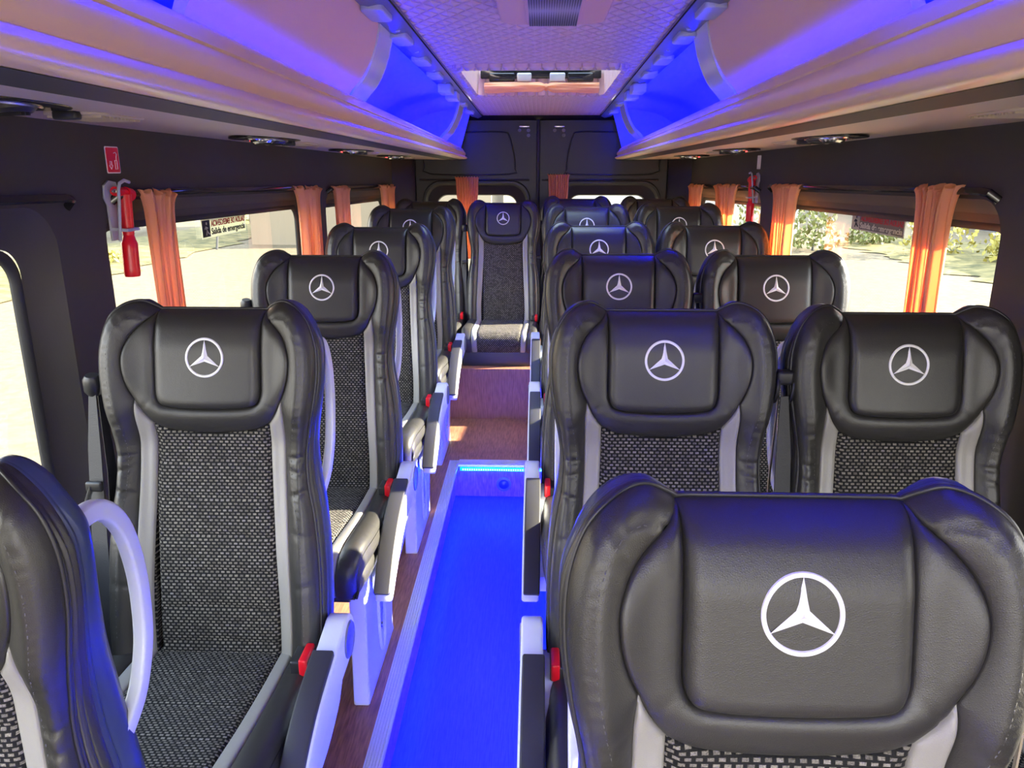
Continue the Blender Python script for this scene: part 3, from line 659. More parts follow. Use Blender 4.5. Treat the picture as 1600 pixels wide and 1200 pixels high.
# ------------------------------------------------------------------ emergency hammers, stickers, window signs
def hammer(s, y, z, label):
    t = empty('emergency_hammer', (s * WX, y, z)); tag(t, label, 'emergency hammer', 'red emergency hammers')
    # local: +x away from the wall is -s, y along the bus
    q = MB(); q.tube([(-s * 0.022, 0.020, -0.004), (-s * 0.022, 0.018, 0.0), (-s * 0.022, -0.028, 0.004)], 0.010, 12); q.tube([(-s * 0.022, 0.012, 0), (-s * 0.022, 0.032, -0.006)], [0.013, 0.015], 12); q.build('hammer_head', M['red_plastic'], t)
    q = MB(); q.tube(spline([(-s * 0.022, 0.008, -0.004), (-s * 0.022, 0.007, -0.05), (-s * 0.022, 0.006, -0.090)], 0.01), [0.0155 - 0.0004 * i for i in range(len(spline([(-s * 0.022, 0.008, -0.004), (-s * 0.022, 0.007, -0.05), (-s * 0.022, 0.006, -0.090)], 0.01)))], 12); q.build('handle_neck', M['red_plastic'], t)
    q = MB(); P = spline([(-s * 0.022, 0.006, -0.088), (-s * 0.022, 0.005, -0.100), (-s * 0.022, 0.002, -0.140), (-s * 0.022, 0.000, -0.174), (-s * 0.022, 0.0, -0.180)], 0.01); q.tube(P, [0.0105 + 0.0065 * min(1, i / 2) * (1 if i < len(P) - 1 else 0.8) for i in range(len(P))], 12); q.build('grip', M['red_plastic'], t)
    q = MB(); q.tube([(-s * 0.022, -0.028, 0.004), (-s * 0.022, -0.040, 0.004)], [0.006, 0.001], 10); q.build('steel_point', M['chrome'], t)
    q = MB(); q.prism([(-0.040, -0.01), (-0.036, 0.016), (-0.016, 0.026), (0.012, 0.022), (0.018, 0.006), (0.004, -0.014), (0.002, -0.100), (-0.030, -0.100), (-0.030, -0.025)], 0, min(-s * 0.001, -s * 0.006), max(-s * 0.001, -s * 0.006), 0.001); q.build('wall_plate', M['clear_grey'], t)
    q = MB(); q.tube([(-s * 0.034, -0.034, 0.006), (-s * 0.036, -0.030, 0.020), (-s * 0.036, -0.010, 0.026), (-s * 0.036, 0.010, 0.022)], 0.0035, 8); q.tube([(-s * 0.034, -0.034, 0.006), (-s * 0.03, -0.030, -0.02), (-s * 0.02, -0.028, -0.10)], 0.0035, 8)
    q.tube([(-s * 0.006, -0.028, -0.075), (-s * 0.036, -0.024, -0.078), (-s * 0.038, 0.020, -0.078), (-s * 0.022, 0.024, -0.078)], 0.0035, 8); q.build('holder_clip', M['clear_grey'], t)
M['clear_grey'] = mat('pale_grey_plastic', (0.42, 0.43, 0.47), 0.3)
hammer(-1, 1.675, 1.318, 'red emergency hammer in a pale holder on the left wall')
hammer(1, 3.42, 1.325, 'red emergency hammer in a pale holder on the right wall')
def sticker(s, y, z, label):
    t = empty('hammer_sticker', (s * (WX - 0.0012), y, z)); tag(t, label, 'sticker', 'hammer instruction stickers'); d = -s
    def yz(P): return [(p[0] * d, p[1]) for p in P]     # p[0] runs to the viewer's right
    q = MB(); q.prism(yz(rrect(-0.027, 0.027, -0.028, 0.028, 0.004)), 0, -0.0008, 0.0); q.build('pale_border', M['sign_white'], t, smooth=False)
    x = d * 0.0006; q = MB(); q.prism(yz(rrect(-0.0245, 0.0245, -0.0255, 0.0255, 0.003)), 0, min(0, x), max(0, x)); q.build('red_field', M['red_plastic'], t, smooth=False)
    def st(P, closed=False):
        q = MB(); q.tube([(d * 0.0009, p[0], p[1]) for p in yz(P)], 0.0009, 4, closed=closed, flat=(0.0004, 0.0011) if False else None); return q
    q = st([(-0.014, -0.003), (-0.008, -0.003), (-0.008, -0.011), (-0.004, -0.011), (-0.011, -0.019), (-0.018, -0.011), (-0.014, -0.011)], True); q.build('arrow_outline', M['sign_white'], t, smooth=False)
    q = st([(0.006, -0.001), (0.014, -0.001), (0.014, -0.019), (0.006, -0.019)], True); q.build('hammer_outline', M['sign_white'], t, smooth=False)
    q = st([(0.004, 0.014), (0.011, 0.016), (0.016, 0.012), (0.013, 0.006), (0.012, -0.001)]); q.build('hammer_outline', M['sign_white'], t, smooth=False)
M['sign_white'] = mat('sign_white', (0.85, 0.80, 0.74), 0.5)
sticker(-1, 1.695, 1.386, 'red sticker with white arrow and hammer drawing on the left wall')
sticker(1, 3.42, 1.392, 'narrow looking red sticker above the hammer on the right wall')

M['sign_film'] = mat('sign_film', (0.75, 0.74, 0.55), 0.6); translucent(M['sign_film'], (0.75, 0.74, 0.55), 0.6)
translucent(M['sign_pale'], (0.85, 0.82, 0.6), 0.5)
def text_mesh(body, h, m, parent, name, mirrored=False, width=None, font_bold=False):
    c = bpy.data.curves.new(name, 'FONT'); c.body = body; c.size = h; c.extrude = 0.0003; c.align_x = 'LEFT'; c.offset = 0.0006 if font_bold else 0.0003
    o = bpy.data.objects.new(name, c); COL.objects.link(o); bpy.context.view_layer.update()
    me = bpy.data.meshes.new_from_object(o.evaluated_get(bpy.context.evaluated_depsgraph_get())); bpy.data.objects.remove(o, do_unlink=True)
    xs = [v.co.x for v in me.vertices]; x0, x1 = min(xs), max(xs); k = (width / (x1 - x0)) if width else 1
    for v in me.vertices: v.co.x = (v.co.x - x0) * k
    if mirrored:
        W = width or (x1 - x0)
        for v in me.vertices: v.co.x = W - v.co.x
    me.materials.clear(); me.materials.append(m)
    o = bpy.data.objects.new(name, me); COL.objects.link(o); o.parent = parent; return o
def exit_sign(s, y, z, w, h, label, left):
    t = empty('window_sign', (s * (WX + 0.052), y, z)); tag(t, label, 'sign', 'emergency exit signs on the side windows')
    # local x = viewer's right, local y = up
    t.rotation_euler = (PI / 2, 0, PI / 2) if s < 0 else (PI / 2, 0, -PI / 2)
    bgm = M['sign_film'] if left else M['sign_clear']; q = MB(); q.box((0, 0, 0), (w, h, 0.001)); q.build('sheet', bgm, t, smooth=False)
    if not left:
        q = MB()
        for a in ((0, 0, w, 0.004), (0, h - 0.004, w, h), (0, 0, 0.004, h), (w - 0.004, 0, w, h)): q.box((a[0], a[1], 0.001), (a[2], a[3], 0.0016))
        q.build('border', M['sign_pale'], t, smooth=False)
    q = MB(); q.box((0.004, 0.004, 0.001), (0.058, h - 0.004, 0.0014)); q.build('pictogram_field', M['sign_black'] if left else M['sign_pale'], t, smooth=False)
    q = MB(); pm = M['sign_pale'] if left else M['sign_black']
    for P in ([(0.028, 0.030), (0.034, 0.020), (0.028, 0.008)], [(0.034, 0.020), (0.042, 0.014), (0.050, 0.010)], [(0.020, 0.024), (0.028, 0.030), (0.040, 0.026)]): q.tube([(p[0], p[1] * h / 0.05, 0.0016) for p in P], 0.002, 6)
    q.lathe([(0, 0.0008), (0.004, 0.0006), (0.0045, 0)], 12, (0.034, 0.038 * h / 0.05, 0.0014), (0, 0, 1)); q.build('running_figure', pm, t)
    a = text_mesh('SALIDA DE EMERGENCIA', h * 0.42, M['sign_red'], t, 'reversed_lettering', True, w - 0.075, True); a.location = (0.066, h * 0.58, 0.0016)
    b = text_mesh('Salida de emergencia', h * 0.46, M['sign_black'] if left else M['sign_pale'], t, 'lettering', False, w - 0.075, True); b.location = (0.066, h * 0.16, 0.0016)
    return t
e1 = exit_sign(-1, 2.22, 1.170, 0.34, 0.056, 'see-through emergency exit sign with black lettering on the left window', True); e1.rotation_euler.x += 0
e2 = exit_sign(1, 2.49, 1.186, 0.36, 0.050, 'pale framed emergency exit sign with red and cream lettering on the right window', False)

# ------------------------------------------------------------------ reading lamp and air nozzle units under the racks
def service_unit(s, x, y, label, big=False):
    z = zwarp(1.452, y) - 0.001; t = empty('service_panel', (s * x, y, z)); tag(t, label, 'service panel', 'reading light and air nozzle panels under the racks')
    q = MB(); E = [(0.085 * math.cos(a), 0.16 * math.sin(a)) for a in np.linspace(0, 2 * PI, 36, endpoint=False)]
    q.prism([(p[0], p[1]) for p in E], 2, -0.005, 0.002, 0.002); q.build('bezel', M['gloss_black'], t)
    for dy in (-0.055, 0.045):
        q = MB(); q.lathe([(0.0, 0.010), (0.012, 0.011), (0.014, 0.012), (0.026, 0.013), (0.032, 0.008), (0.034, 0.0)], 20, (-s * 0.01, dy, -0.003), (0.1 * -s, 0, -1)); n_ = q.build('air_nozzle', M['chrome'] if dy < 0 else M['black_plastic'], t)
        q = MB()
        for k in range(3): q.box((-s * 0.01 - 0.020, dy - 0.012 + 0.010 * k, -0.018), (-s * 0.01 + 0.020, dy - 0.009 + 0.010 * k, -0.010))
        q.build('nozzle_fins', M['black_plastic'], n_, smooth=False)
    for k, (dy, mm) in enumerate(((0.085, 'blue_glow'), (0.100, 'blue_glow'), (-0.005, 'red_glow'))):
        q = MB(); q.box((s * 0.03 - 0.012, dy - 0.007, -0.0095), (s * 0.03 + 0.012, dy + 0.007, -0.004), 0.002); q.build('indicator_light', M[mm], t)
    q = MB(); q.tube([(0.05 * math.cos(a) + 0, 0.11 * math.sin(a), -0.0055) for a in np.linspace(0, 2 * PI, 30, endpoint=False)], 0.003, 6, closed=True); q.build('chrome_ring', M['chrome'], t)
    q = MB(); q.prism(rrect(-0.055, 0.055, 0.20, 0.36, 0.03), 2, -0.008, 0.0, 0.003)
    for k in range(11): q.box((-0.045, 0.215 + 0.012 * k, -0.0115), (0.045, 0.220 + 0.012 * k, -0.0075))
    q.build('speaker_grille', M['underside'], t, auto=30)
    q = MB(); q.box((-0.02, 0.185, -0.016), (0.02, 0.205, -0.002), 0.004); q.build('reading_lamp', M['black_plastic'], t)
for s, nm in ((-1, 'left'), (1, 'right')):
    for k, (y, wd) in enumerate(((1.08, 'nearest the camera'), (2.20, 'second from the camera'), (3.20, 'third from the camera'), (4.12, 'farthest from the camera'))):
        service_unit(s, 0.76, y + (0.0 if s < 0 else -0.04), 'glossy black lamp and air nozzle panel under the %s rack, %s' % (nm, wd))

# ------------------------------------------------------------------ outside
GZ = -0.95
m = MB(); m.add([(-70, -40, GZ), (70, -40, GZ), (70, 90, GZ), (-70, 90, GZ)], [(0, 1, 2, 3)]); tag(m.build('ground', M['asphalt'], smooth=False), kind=STRUCT)
def verge(x0, x1, y0, y1, rs, name='dry_grass'):
    rnd = random.Random(rs); n = 60; vs = []
    for i in range(n + 1):
        t_ = i / n
        for k, e in ((0, x0), (1, (x0 + x1) / 2), (2, x1)):
            vs.append((e + rnd.uniform(-.35, .35), y0 + (y1 - y0) * t_, GZ + (0.02 if k != 1 else 0.10 + rnd.uniform(0, .08))))
    fs = [(i * 3 + k, i * 3 + k + 1, i * 3 + 4 + k, i * 3 + 3 + k) for i in range(n) for k in range(2)]
    o = mesh(name, vs, fs, M['dry_grass']); tag(o, 'strip of dry grass at the edge of the yard on the %s' % ('left' if x0 < 0 else 'right'), 'grass', kind='stuff')
verge(-13.6, -9.6, 5, 45, 1); verge(9.4, 14.0, 5, 25.5, 2)
def building(name, x0, x1, y0, y1, h, m, label, openings=()):
    b = empty(name, ((x0 + x1) / 2, (y0 + y1) / 2, GZ)); tag(b, label, 'building' if name != 'boundary_wall' else 'wall'); ox, oy, _ = b.location
    q = MB(); q.box((x0 - ox, y0 - oy, 0), (x1 - ox, y1 - oy, h)); q.build('wall', M[m], b, smooth=False)
    q = MB(); q.box((x0 - ox - .15, y0 - oy - .15, h), (x1 - ox + .15, y1 - oy + .15, h + 0.18)); q.build('roof_edge', M['white_wall'], b, smooth=False)
    s = 1 if x1 < 0 else -1; xf = (x1 if s > 0 else x0) - ox
    for a, c, z0, z1 in openings:
        q = MB(); q.box((min(xf - .05, xf + s * .05), a - oy, z0), (max(xf - .05, xf + s * .05), c - oy, z1)); q.build('door' if z0 < .1 else 'window', M['ext_dark'], b, smooth=False)
building('warehouse', -34, -24, 8, 60, 7.5, 'white_wall', 'long white warehouse beyond the yard seen through the left windows', [(30, 32.5, 0, 2.6), (38, 42, 0, 3.2), (24, 26, 1.2, 2.4)])
building('boundary_wall', -17.3, -16.9, 6, 30, 1.25, 'cream_wall', 'low cream wall beyond the grass seen through the left window')
building('factory', 17, 28, 12, 60, 2.5, 'blue_wall', 'blue grey factory shed seen through the right windows', [(20, 22, 0, 2.1), (28, 31, 0.8, 1.9)])
building('white_shed', 14.6, 16.6, 15, 19.5, 1.9, 'white_wall', 'small white shed seen between the sign and the near right curtain')
building('house', -9, -1.5, 24, 32, 6.0, 'cream_wall', 'cream house seen through the left rear door window', [])
building('tall_block', 0.8, 8.5, 26, 34, 7.0, 'white_wall', 'white block seen through the right rear door window', [])
q = MB(); q.box((-14.8, 24.0, GZ + 0.55), (-14.4, 30, GZ + 0.75)); q.box((-14.75, 24.4, GZ), (-14.6, 24.6, GZ + .6)); q.box((-14.75, 29.4, GZ), (-14.6, 29.6, GZ + .6)); tag(q.build('sheet_stack', M['ext_blue'], smooth=False), 'pale blue sheets stacked outside the left window', 'stack')
for x, y, hgt, ln, lab in ((-9.5, 22.5, 3.4, 0.9, 'thin leaning pole outside the left window beside the curtain'), (-14.0, 27.5, 2.1, 0.1, 'short post behind the exit sign on the left window'), (-12.0, 32, 4.5, .1, 'thin pole seen through the far left window')):
    q = MB(); q.tube([(x, y, GZ), (x + 0.1, y + ln, GZ + hgt)], 0.035, 8); tag(q.build('pole', M['ext_dark']), lab, 'pole')
def bush(x, y, r, h, mm, label, seed):
    rnd = random.Random(seed); q = MB(); vs = []; fs = []
    for k in range(420):
        a = rnd.uniform(0, 2 * PI); u = rnd.random() ** 0.5; zz = rnd.random(); rr = r * u * math.sqrt(max(0.05, 1 - (zz - .35) ** 2 * 1.6))
        c = Vector((rr * math.cos(a), rr * math.sin(a), zz * h)); d = Vector((rnd.uniform(-1, 1), rnd.uniform(-1, 1), rnd.uniform(0, 1.6))).normalized() * 0.16; e_ = d.cross(Vector((rnd.uniform(-1, 1), rnd.uniform(-1, 1), rnd.uniform(-1, 1)))).normalized() * 0.035
        n = len(vs); vs += [c - e_, c + d * .5 + e_ * 1.2, c + d, c + d * .5 - e_ * 1.6]; fs.append((n, n + 1, n + 2, n + 3))
    b = empty('bush', (x, y, GZ)); tag(b, label, 'bush', 'bushes at the yard edge')
    mesh('foliage', vs, fs, M[mm], b, smooth=False); q.tube([(0, 0, -0.02), (0.03, 0, h * .5)], [0.04, 0.015], 6); q.build('stem', M['ext_dark'], b)
bush(10.9, 21.6, 0.95, 1.25, 'leaf_yellow', 'yellow green bush outside the right window left of the near curtain', 1)
bush(7.9, 22.8, 0.7, 1.2, 'leaf', 'green bush outside the right window beside the far curtain', 2)
bush(11.6, 19.4, 0.7, 0.8, 'leaf_yellow', 'low yellow bush at the right edge of the large right window', 3)
bush(10.3, 24.6, 0.8, 0.55, 'leaf', 'low weeds under the yellow framed sign outside', 4)
bush(6.5, 23.6, 0.8, 2.0, 'leaf', 'tall green bush seen through the far right window', 5)
bush(-12.5, 33.5, 1.2, 2.0, 'leaf', 'dark bush seen through the far left window', 6)
bush(-11.2, 18.6, 0.9, 0.35, 'leaf_yellow', 'low dry weeds at the grass edge outside the left window', 7)

# ------------------------------------------------------------------ the seat
RO = 0.030
right_out = spline([(0.150, 0.36), (0.190, 0.375), (0.202, 0.43), (0.206, 0.52), (0.204, 0.63), (0.196, 0.72), (0.185, 0.785), (0.182, 0.84), (0.187, 0.885),
                    (0.198, 0.94), (0.205, 0.995), (0.203, 1.05), (0.188, 1.096), (0.163, 1.121), (0.135, 1.127), (0.114, 1.117), (0.104, 1.110)], 0.005)
notch = (0.104, 1.110)
PADO = spline([notch, (0.112, 1.099), (0.130, 1.084), (0.147, 1.064), (0.158, 1.035), (0.158, 1.005), (0.151, 0.975), (0.140, 0.950)], 0.004)   # pad outer, upper part
tip = (0.140, 0.950)
PADL = spline([tip, (0.128, 0.925), (0.112, 0.902)], 0.004)
PADB = spline([(0.112, 0.902), (0.085, 0.889), (0.045, 0.883), (0.0, 0.881), (-0.045, 0.883), (-0.085, 0.889), (-0.112, 0.902)], 0.005)
B1 = spline([tip, (0.143, 0.92), (0.142, 0.87), (0.143, 0.80), (0.148, 0.68), (0.153, 0.52), (0.150, 0.36)], 0.005)
FE = spline([(0.112, 0.902), (0.111, 0.86), (0.113, 0.79), (0.118, 0.68), (0.125, 0.53), (0.122, 0.36)], 0.005)
LOGO_U = spline([notch, (0.1015, 1.09), (0.1010, 1.04), (0.1010, 0.985), (0.0995, 0.957), (0.090, 0.940), (0.068, 0.934), (0.030, 0.9315), (0.0, 0.931)], 0.004)
TOPL = line(notch, (-notch[0], notch[1]), 0.005)
OUT = join(line((0, 0.36), (0.150, 0.36), 0.01), right_out, TOPL, mirror(right_out), line((-0.150, 0.36), (0, 0.36), 0.01))
BOL = join(right_out, PADO, B1)                                  # right bolster loop
GRY = join(B1[::-1], PADL, FE, line((0.122, 0.36), (0.150, 0.36)))
FAB = join(FE[::-1], PADB, mirror(FE)[::-1][::-1], line((-0.122, 0.36), (0.122, 0.36), 0.008))
LOGO = join(LOGO_U, mirror(LOGO_U), TOPL[::-1])
PAD = join(PADO, PADL, PADB, mirror(PADL), mirror(PADO), mirror(LOGO_U)[::-1], LOGO_U[::-1])

def G_back(P):
    x = P[:, 0]; z = P[:, 1]; ax = np.abs(x)
    head = sstep(0.855, 0.945, z)
    f = (0.044 * head * sstep(0.095, 0.185, ax) + 0.040 * (1 - head) * sstep(0.125, 0.185, ax))
    f = f + 0.026 * head * (1 - 0.75 * sstep(0.09, 0.15, ax)) + 0.010 * np.exp(-((z - 0.62) / 0.14) ** 2) * (1 - sstep(0.13, 0.2, ax))
    f = f - 0.018 * sstep(1.04, 1.13, z) * (1 - sstep(0.09, 0.13, ax))
    return f
def drop(P, loop=OUT, R=RO, closed=True):
    d = np.clip(seg_dist(P, loop, closed), 0, R); return R - np.sqrt(np.clip(R * R - (R - d) ** 2, 0, None))
def puff(d, R, H, g=0.004):
    t = np.clip(d / R, 0, 1); return H * np.sqrt(1 - (1 - t) ** 2) - g
def back_xyz(P, f): return np.stack([P[:, 0], 0.2 * (P[:, 1] - 0.42) - f, P[:, 1]], 1)
def wrinkle(P, sgn):
    x = P[:, 0] * sgn; z = P[:, 1]; w = sstep(0.142, 0.16, x); o = 0
    for z0, sl, a, s in ((0.842, 0.15, 0.0050, 0.0035), (0.815, -0.10, 0.0040, 0.003), (0.775, 0.35, 0.0045, 0.0035), (0.70, -0.2, 0.0018, 0.006), (0.60, 0.2, 0.0014, 0.006), (0.905, -0.4, 0.0012, 0.006), (1.085, 1.6, 0.0022, 0.004), (1.105, 1.0, 0.0016, 0.004)):
        o = o + a * np.exp(-((z - z0 - sl * (x - 0.17)) / s) ** 2)
    return w * o
def head_wrinkle(P):
    x = P[:, 0]; z = P[:, 1]
    return 0.0015 * np.exp(-((z - 0.93 + 0.9 * (np.abs(x) - 0.13)) / 0.005) ** 2) * sstep(0.10, 0.12, np.abs(x)) * (z < 0.97)

def bolster_mesh(sgn):
    lp = BOL if sgn > 0 else mirror(BOL)
    V, F, d = sheet([lp], 0.006)
    do = seg_dist(V, OUT)
    din = seg_dist(V, join(PADO, B1) if sgn > 0 else mirror(join(PADO, B1)), False)
    f = G_back(V) - drop(V) + puff(din, 0.014, 0.006, 0.005) - wrinkle(V, sgn) - 0.0035 * np.exp(-((do - 0.020) / 0.0022) ** 2) * (V[:, 1] > 0.5)
    return back_xyz(V, f), F
mb = MB()
for s_ in (1, -1):
    v, f = bolster_mesh(s_); mb.add(v, f)
# wrap-around side of the backrest with folded layers
O = np.array(OUT); T = np.roll(O, -1, 0) - np.roll(O, 1, 0); T /= np.linalg.norm(T, axis=1)[:, None]; NI = np.stack([-T[:, 1], T[:, 0]], 1)
if area(OUT) < 0: NI = -NI
GO = G_back(O) - RO
yf = 0.2 * (O[:, 1] - 0.42) - GO; yb = 0.2 * (O[:, 1] - 0.42) + 0.095 - 0.05 * sstep(0.80, 1.00, O[:, 1]) - 0.014 * sstep(1.04, 1.10, O[:, 1])
def ring_band(rings):
    vs = []; fs = []; n = len(O)
    for off, fr in rings:
        P = O - NI * (off * (1 - 0.92 * sstep(1.03, 1.10, O[:, 1:2])) if off > 0 else off); y = yf + (yb - yf) * fr
        vs += [(P[i, 0], y[i], P[i, 1]) for i in range(n)]
    for r in range(len(rings) - 1):
        for i in range(n): fs.append((r * n + i, (r + 1) * n + i, (r + 1) * n + (i + 1) % n, r * n + (i + 1) % n))
    return vs, fs
def prof(segs):
    out = []
    for a, b, h in segs:
        for k in range(7):
            t = k / 6; out.append((h * math.sin(PI * t) , a + (b - a) * t))
    return out
vs, fs = ring_band([(0, -0.02)] + prof([(0.0, 0.10, 0.004), (0.10, 0.22, 0.006), (0.22, 0.42, 0.006)]))
mb.add(vs, fs)
P_back = mb
ms = MB()
vs, fs = ring_band(prof([(0.42, 0.52, 0.003)]) + [(0.002, 0.54), (0.005, 0.60), (0.005, 0.78), (0.000, 0.92), (-0.012, 1.0), (-0.03, 1.03)])
ms.add(vs, fs)
# closed rear of the shell
Vb, Fb, db = sheet([[tuple(p) for p in (O + NI * 0.03)][::2]], 0.02, ())
yy = 0.2 * (Vb[:, 1] - 0.42) + 0.095 - 0.05 * sstep(0.80, 1.00, Vb[:, 1]) - 0.014 * sstep(1.04, 1.10, Vb[:, 1])
zz = 0.095 + 0.03 * 0.11
ms.add(np.stack([Vb[:, 0], yy + 0.0042, Vb[:, 1]], 1), Fb[:, ::-1])
P_shell = ms

def piping_pts(off, fdrop, t0=0.0):
    pts = []
    for i in range(len(O)):
        if O[i, 1] < 0.40: continue
        pts.append((O[i, 0] - NI[i, 0] * off, yf[i] + fdrop, O[i, 1] - NI[i, 1] * off))
    k = max(range(len(pts)), key=lambda i: (abs(pts[i][2] - pts[i - 1][2]) + abs(pts[i][0] - pts[i - 1][0])))
    return pts[k:] + pts[:k]
P_pipe = MB(); P_pipe.tube(piping_pts(0.001, 0.001), 0.0028, 6)
P_stitch = {1: MB(), -1: MB()}
for s_ in (1, -1):
    R_ = [p for p in (right_out if s_ > 0 else mirror(right_out)) if p[1] > 0.42]
    A = np.array(R_); t_ = np.gradient(A, axis=0); t_ /= np.linalg.norm(t_, axis=1)[:, None]; n_ = np.stack([-t_[:, 1], t_[:, 0]], 1)
    Q = A + n_ * 0.0245
    cum = np.concatenate([[0], np.cumsum(np.linalg.norm(np.diff(Q, axis=0), axis=1))]); n = int(cum[-1] / 0.0065)
    for k in range(n):
        aa = []
        for u in (k * 0.0065, k * 0.0065 + 0.0038):
            aa.append((np.interp(u, cum, Q[:, 0]), np.interp(u, cum, Q[:, 1])))
        if min(abs(aa[0][0]), abs(aa[1][0])) < 0.135: continue
        aa = np.array(aa); f = G_back(aa) - drop(aa) - 0.0002 - wrinkle(aa, s_)
        X = back_xyz(aa, f); P_stitch[s_].tube([X[0], X[1]], 0.0008, 4)

def region(loops, R, H, step, gfun=None, uvs=True):
    V, F, d = sheet(loops, step); f = G_back(V) - drop(V) + puff(d, R, H, 0.005)
    if gfun is not None: f = f - gfun(V)
    return V, back_xyz(V, f), F
def tuft(P):
    z = P[:, 1]; o = 0
    for zk in (0.825, 0.755, 0.685, 0.615, 0.545, 0.475): o = o + 0.0035 * np.exp(-((z - zk - 0.004 * np.cos(P[:, 0] * 20)) / 0.005) ** 2)
    return o
PR = {}
PR['pad'] = region([PAD], 0.020, 0.011, 0.006, head_wrinkle)
PR['logo'] = region([LOGO], 0.016, 0.014, 0.006)
PR['fab'] = region([FAB], 0.016, 0.008, 0.007, tuft)
PR['gry1'] = region([GRY], 0.010, 0.008, 0.005)
PR['gry2'] = region([mirror(GRY)], 0.010, 0.008, 0.005)
# emblem: a ring round a star of three tapering points
def emblem():
    cz = 1.030; k = 0.0363; vs = []; fs = []
    def put(pts2, h):
        P = np.array(pts2); Q = P * [1, 1] + [0, cz]; f = G_back(Q) - drop(Q) + puff(seg_dist(Q, LOGO), 0.016, 0.014, 0.005) + np.array(h)
        return back_xyz(Q, f)
    n = 72; R = []
    for r, h in ((0.0363, 0.0), (0.0358, 0.0016), (0.0340, 0.0022), (0.0322, 0.0016), (0.0317, 0.0)):
        R.append(put([(r * math.sin(2 * PI * i / n), r * math.cos(2 * PI * i / n)) for i in range(n)], [h] * n))
    m_ = MB(); m_.add(np.concatenate(R), [(a * n + i, a * n + (i + 1) % n, (a + 1) * n + (i + 1) % n, (a + 1) * n + i) for a in range(4) for i in range(n)])
    out = []
    for j in range(3):
        a = j * 2 * PI / 3; out.append((0.0328 * math.sin(a), 0.0328 * math.cos(a)))
        b = a + PI / 3; out.append((0.0068 * math.sin(b), 0.0068 * math.cos(b)))
    for i in range(6):
        p, q = out[i], out[(i + 1) % 6]; N = 8
        A = [(p[0] * t, p[1] * t) for t in np.linspace(0, 1, N)]; B = [(q[0] * t, q[1] * t) for t in np.linspace(0, 1, N)]
        pk = 0.0030; rowA = put(A, [pk * (1 - t) + 0.0014 for t in np.linspace(0, 1, N)] if i % 2 == 0 else [pk * (1 - t) for t in np.linspace(0, 1, N)])
        rowB = put(B, [pk * (1 - t) + (0.0014 if i % 2 else 0.0) for t in np.linspace(0, 1, N)])
        m_.add(np.concatenate([rowA, rowB]), [(k, N + k, N + k + 1, k + 1) for k in range(N - 1)])
    return m_
P_emb = emblem()

# ---- cushion
CPATH = np.array(join(line((0.03, 0.452), (-0.10, 0.455), 0.01), spline([(-0.10, 0.455), (-0.22, 0.462), (-0.34, 0.472), (-0.42, 0.474), (-0.455, 0.462), (-0.472, 0.435), (-0.470, 0.40), (-0.462, 0.372)], 0.008)) + [(-0.462, 0.372)])
cc = np.concatenate([[0], np.cumsum(np.linalg.norm(np.diff(CPATH, axis=0), axis=1))]); TL = cc[-1]
ct = np.gradient(CPATH, axis=0); ct /= (np.linalg.norm(ct, axis=1)[:, None] + 1e-9); cn = np.stack([ct[:, 1], -ct[:, 0]], 1)
if cn[5, 1] < 0: cn = -cn
def cush_xyz(P, f):
    y = np.interp(P[:, 1], cc, CPATH[:, 0]); z = np.interp(P[:, 1], cc, CPATH[:, 1]); ny = np.interp(P[:, 1], cc, cn[:, 0]); nz = np.interp(P[:, 1], cc, cn[:, 1])
    return np.stack([P[:, 0], y + ny * f, z + nz * f], 1)
CO = join(line((-0.2, 0), (0.2, 0), 0.02), spline([(0.2, 0), (0.206, 0.15), (0.207, 0.35), (0.198, 0.46), (0.188, TL)], 0.01), line((0.188, TL), (-0.188, TL), 0.02), mirror(spline([(0.2, 0), (0.206, 0.15), (0.207, 0.35), (0.198, 0.46), (0.188, TL)], 0.01)))
GI = spline([(0.122, 0), (0.122, 0.2), (0.118, 0.40), (0.112, TL)], 0.01); GX = spline([(0.150, 0), (0.152, 0.2), (0.150, 0.40), (0.140, TL)], 0.01)
CR = spline([(0.2, 0), (0.206, 0.15), (0.207, 0.35), (0.198, 0.46), (0.188, TL)], 0.01)
CF = join(line((-0.122, 0), (0.122, 0), 0.01), GI, line(GI[-1], (-GI[-1][0], TL), 0.01), mirror(GI))
CG = join(line((0.122, 0), (0.150, 0), 0.01), GX, line(GX[-1], GI[-1], 0.01), GI[::-1])
CB = join(line((0.150, 0), (0.2, 0), 0.01), CR, line(CR[-1], GX[-1], 0.01), GX[::-1])
def G_c(P): return 0.012 * sstep(0.12, 0.18, np.abs(P[:, 0])) * (1 - sstep(0.40, 0.5, P[:, 1]))
def cdrop(P):
    d = np.clip(0.205 - np.abs(P[:, 0]) + 0.0, 0, 0.022); e = seg_dist(P, [(p[0], p[1]) for p in CR] , False); e = np.minimum(e, seg_dist(P, [(-p[0], p[1]) for p in CR], False)); e = np.clip(e, 0, 0.022)
    return 0.022 - np.sqrt(np.clip(0.022 ** 2 - (0.022 - e) ** 2, 0, None))
def creg(lp, R, H, step, tf=False):
    V, F, d = sheet([lp], step, (0.002, 0.006)); f = G_c(V) - cdrop(V) + puff(d, R, H, 0.004)
    if tf:
        for tk in (0.10, 0.19, 0.28, 0.37): f = f - 0.0025 * np.exp(-((V[:, 1] - tk) / 0.005) ** 2)
    return V, cush_xyz(V, f), F[:, ::-1]
PR['cfab'] = creg(CF, 0.015, 0.007, 0.010, True)
PR['cg1'] = creg(CG, 0.010, 0.007, 0.008); PR['cg2'] = creg(mirror(CG), 0.010, 0.007, 0.008)
P_cush = MB()
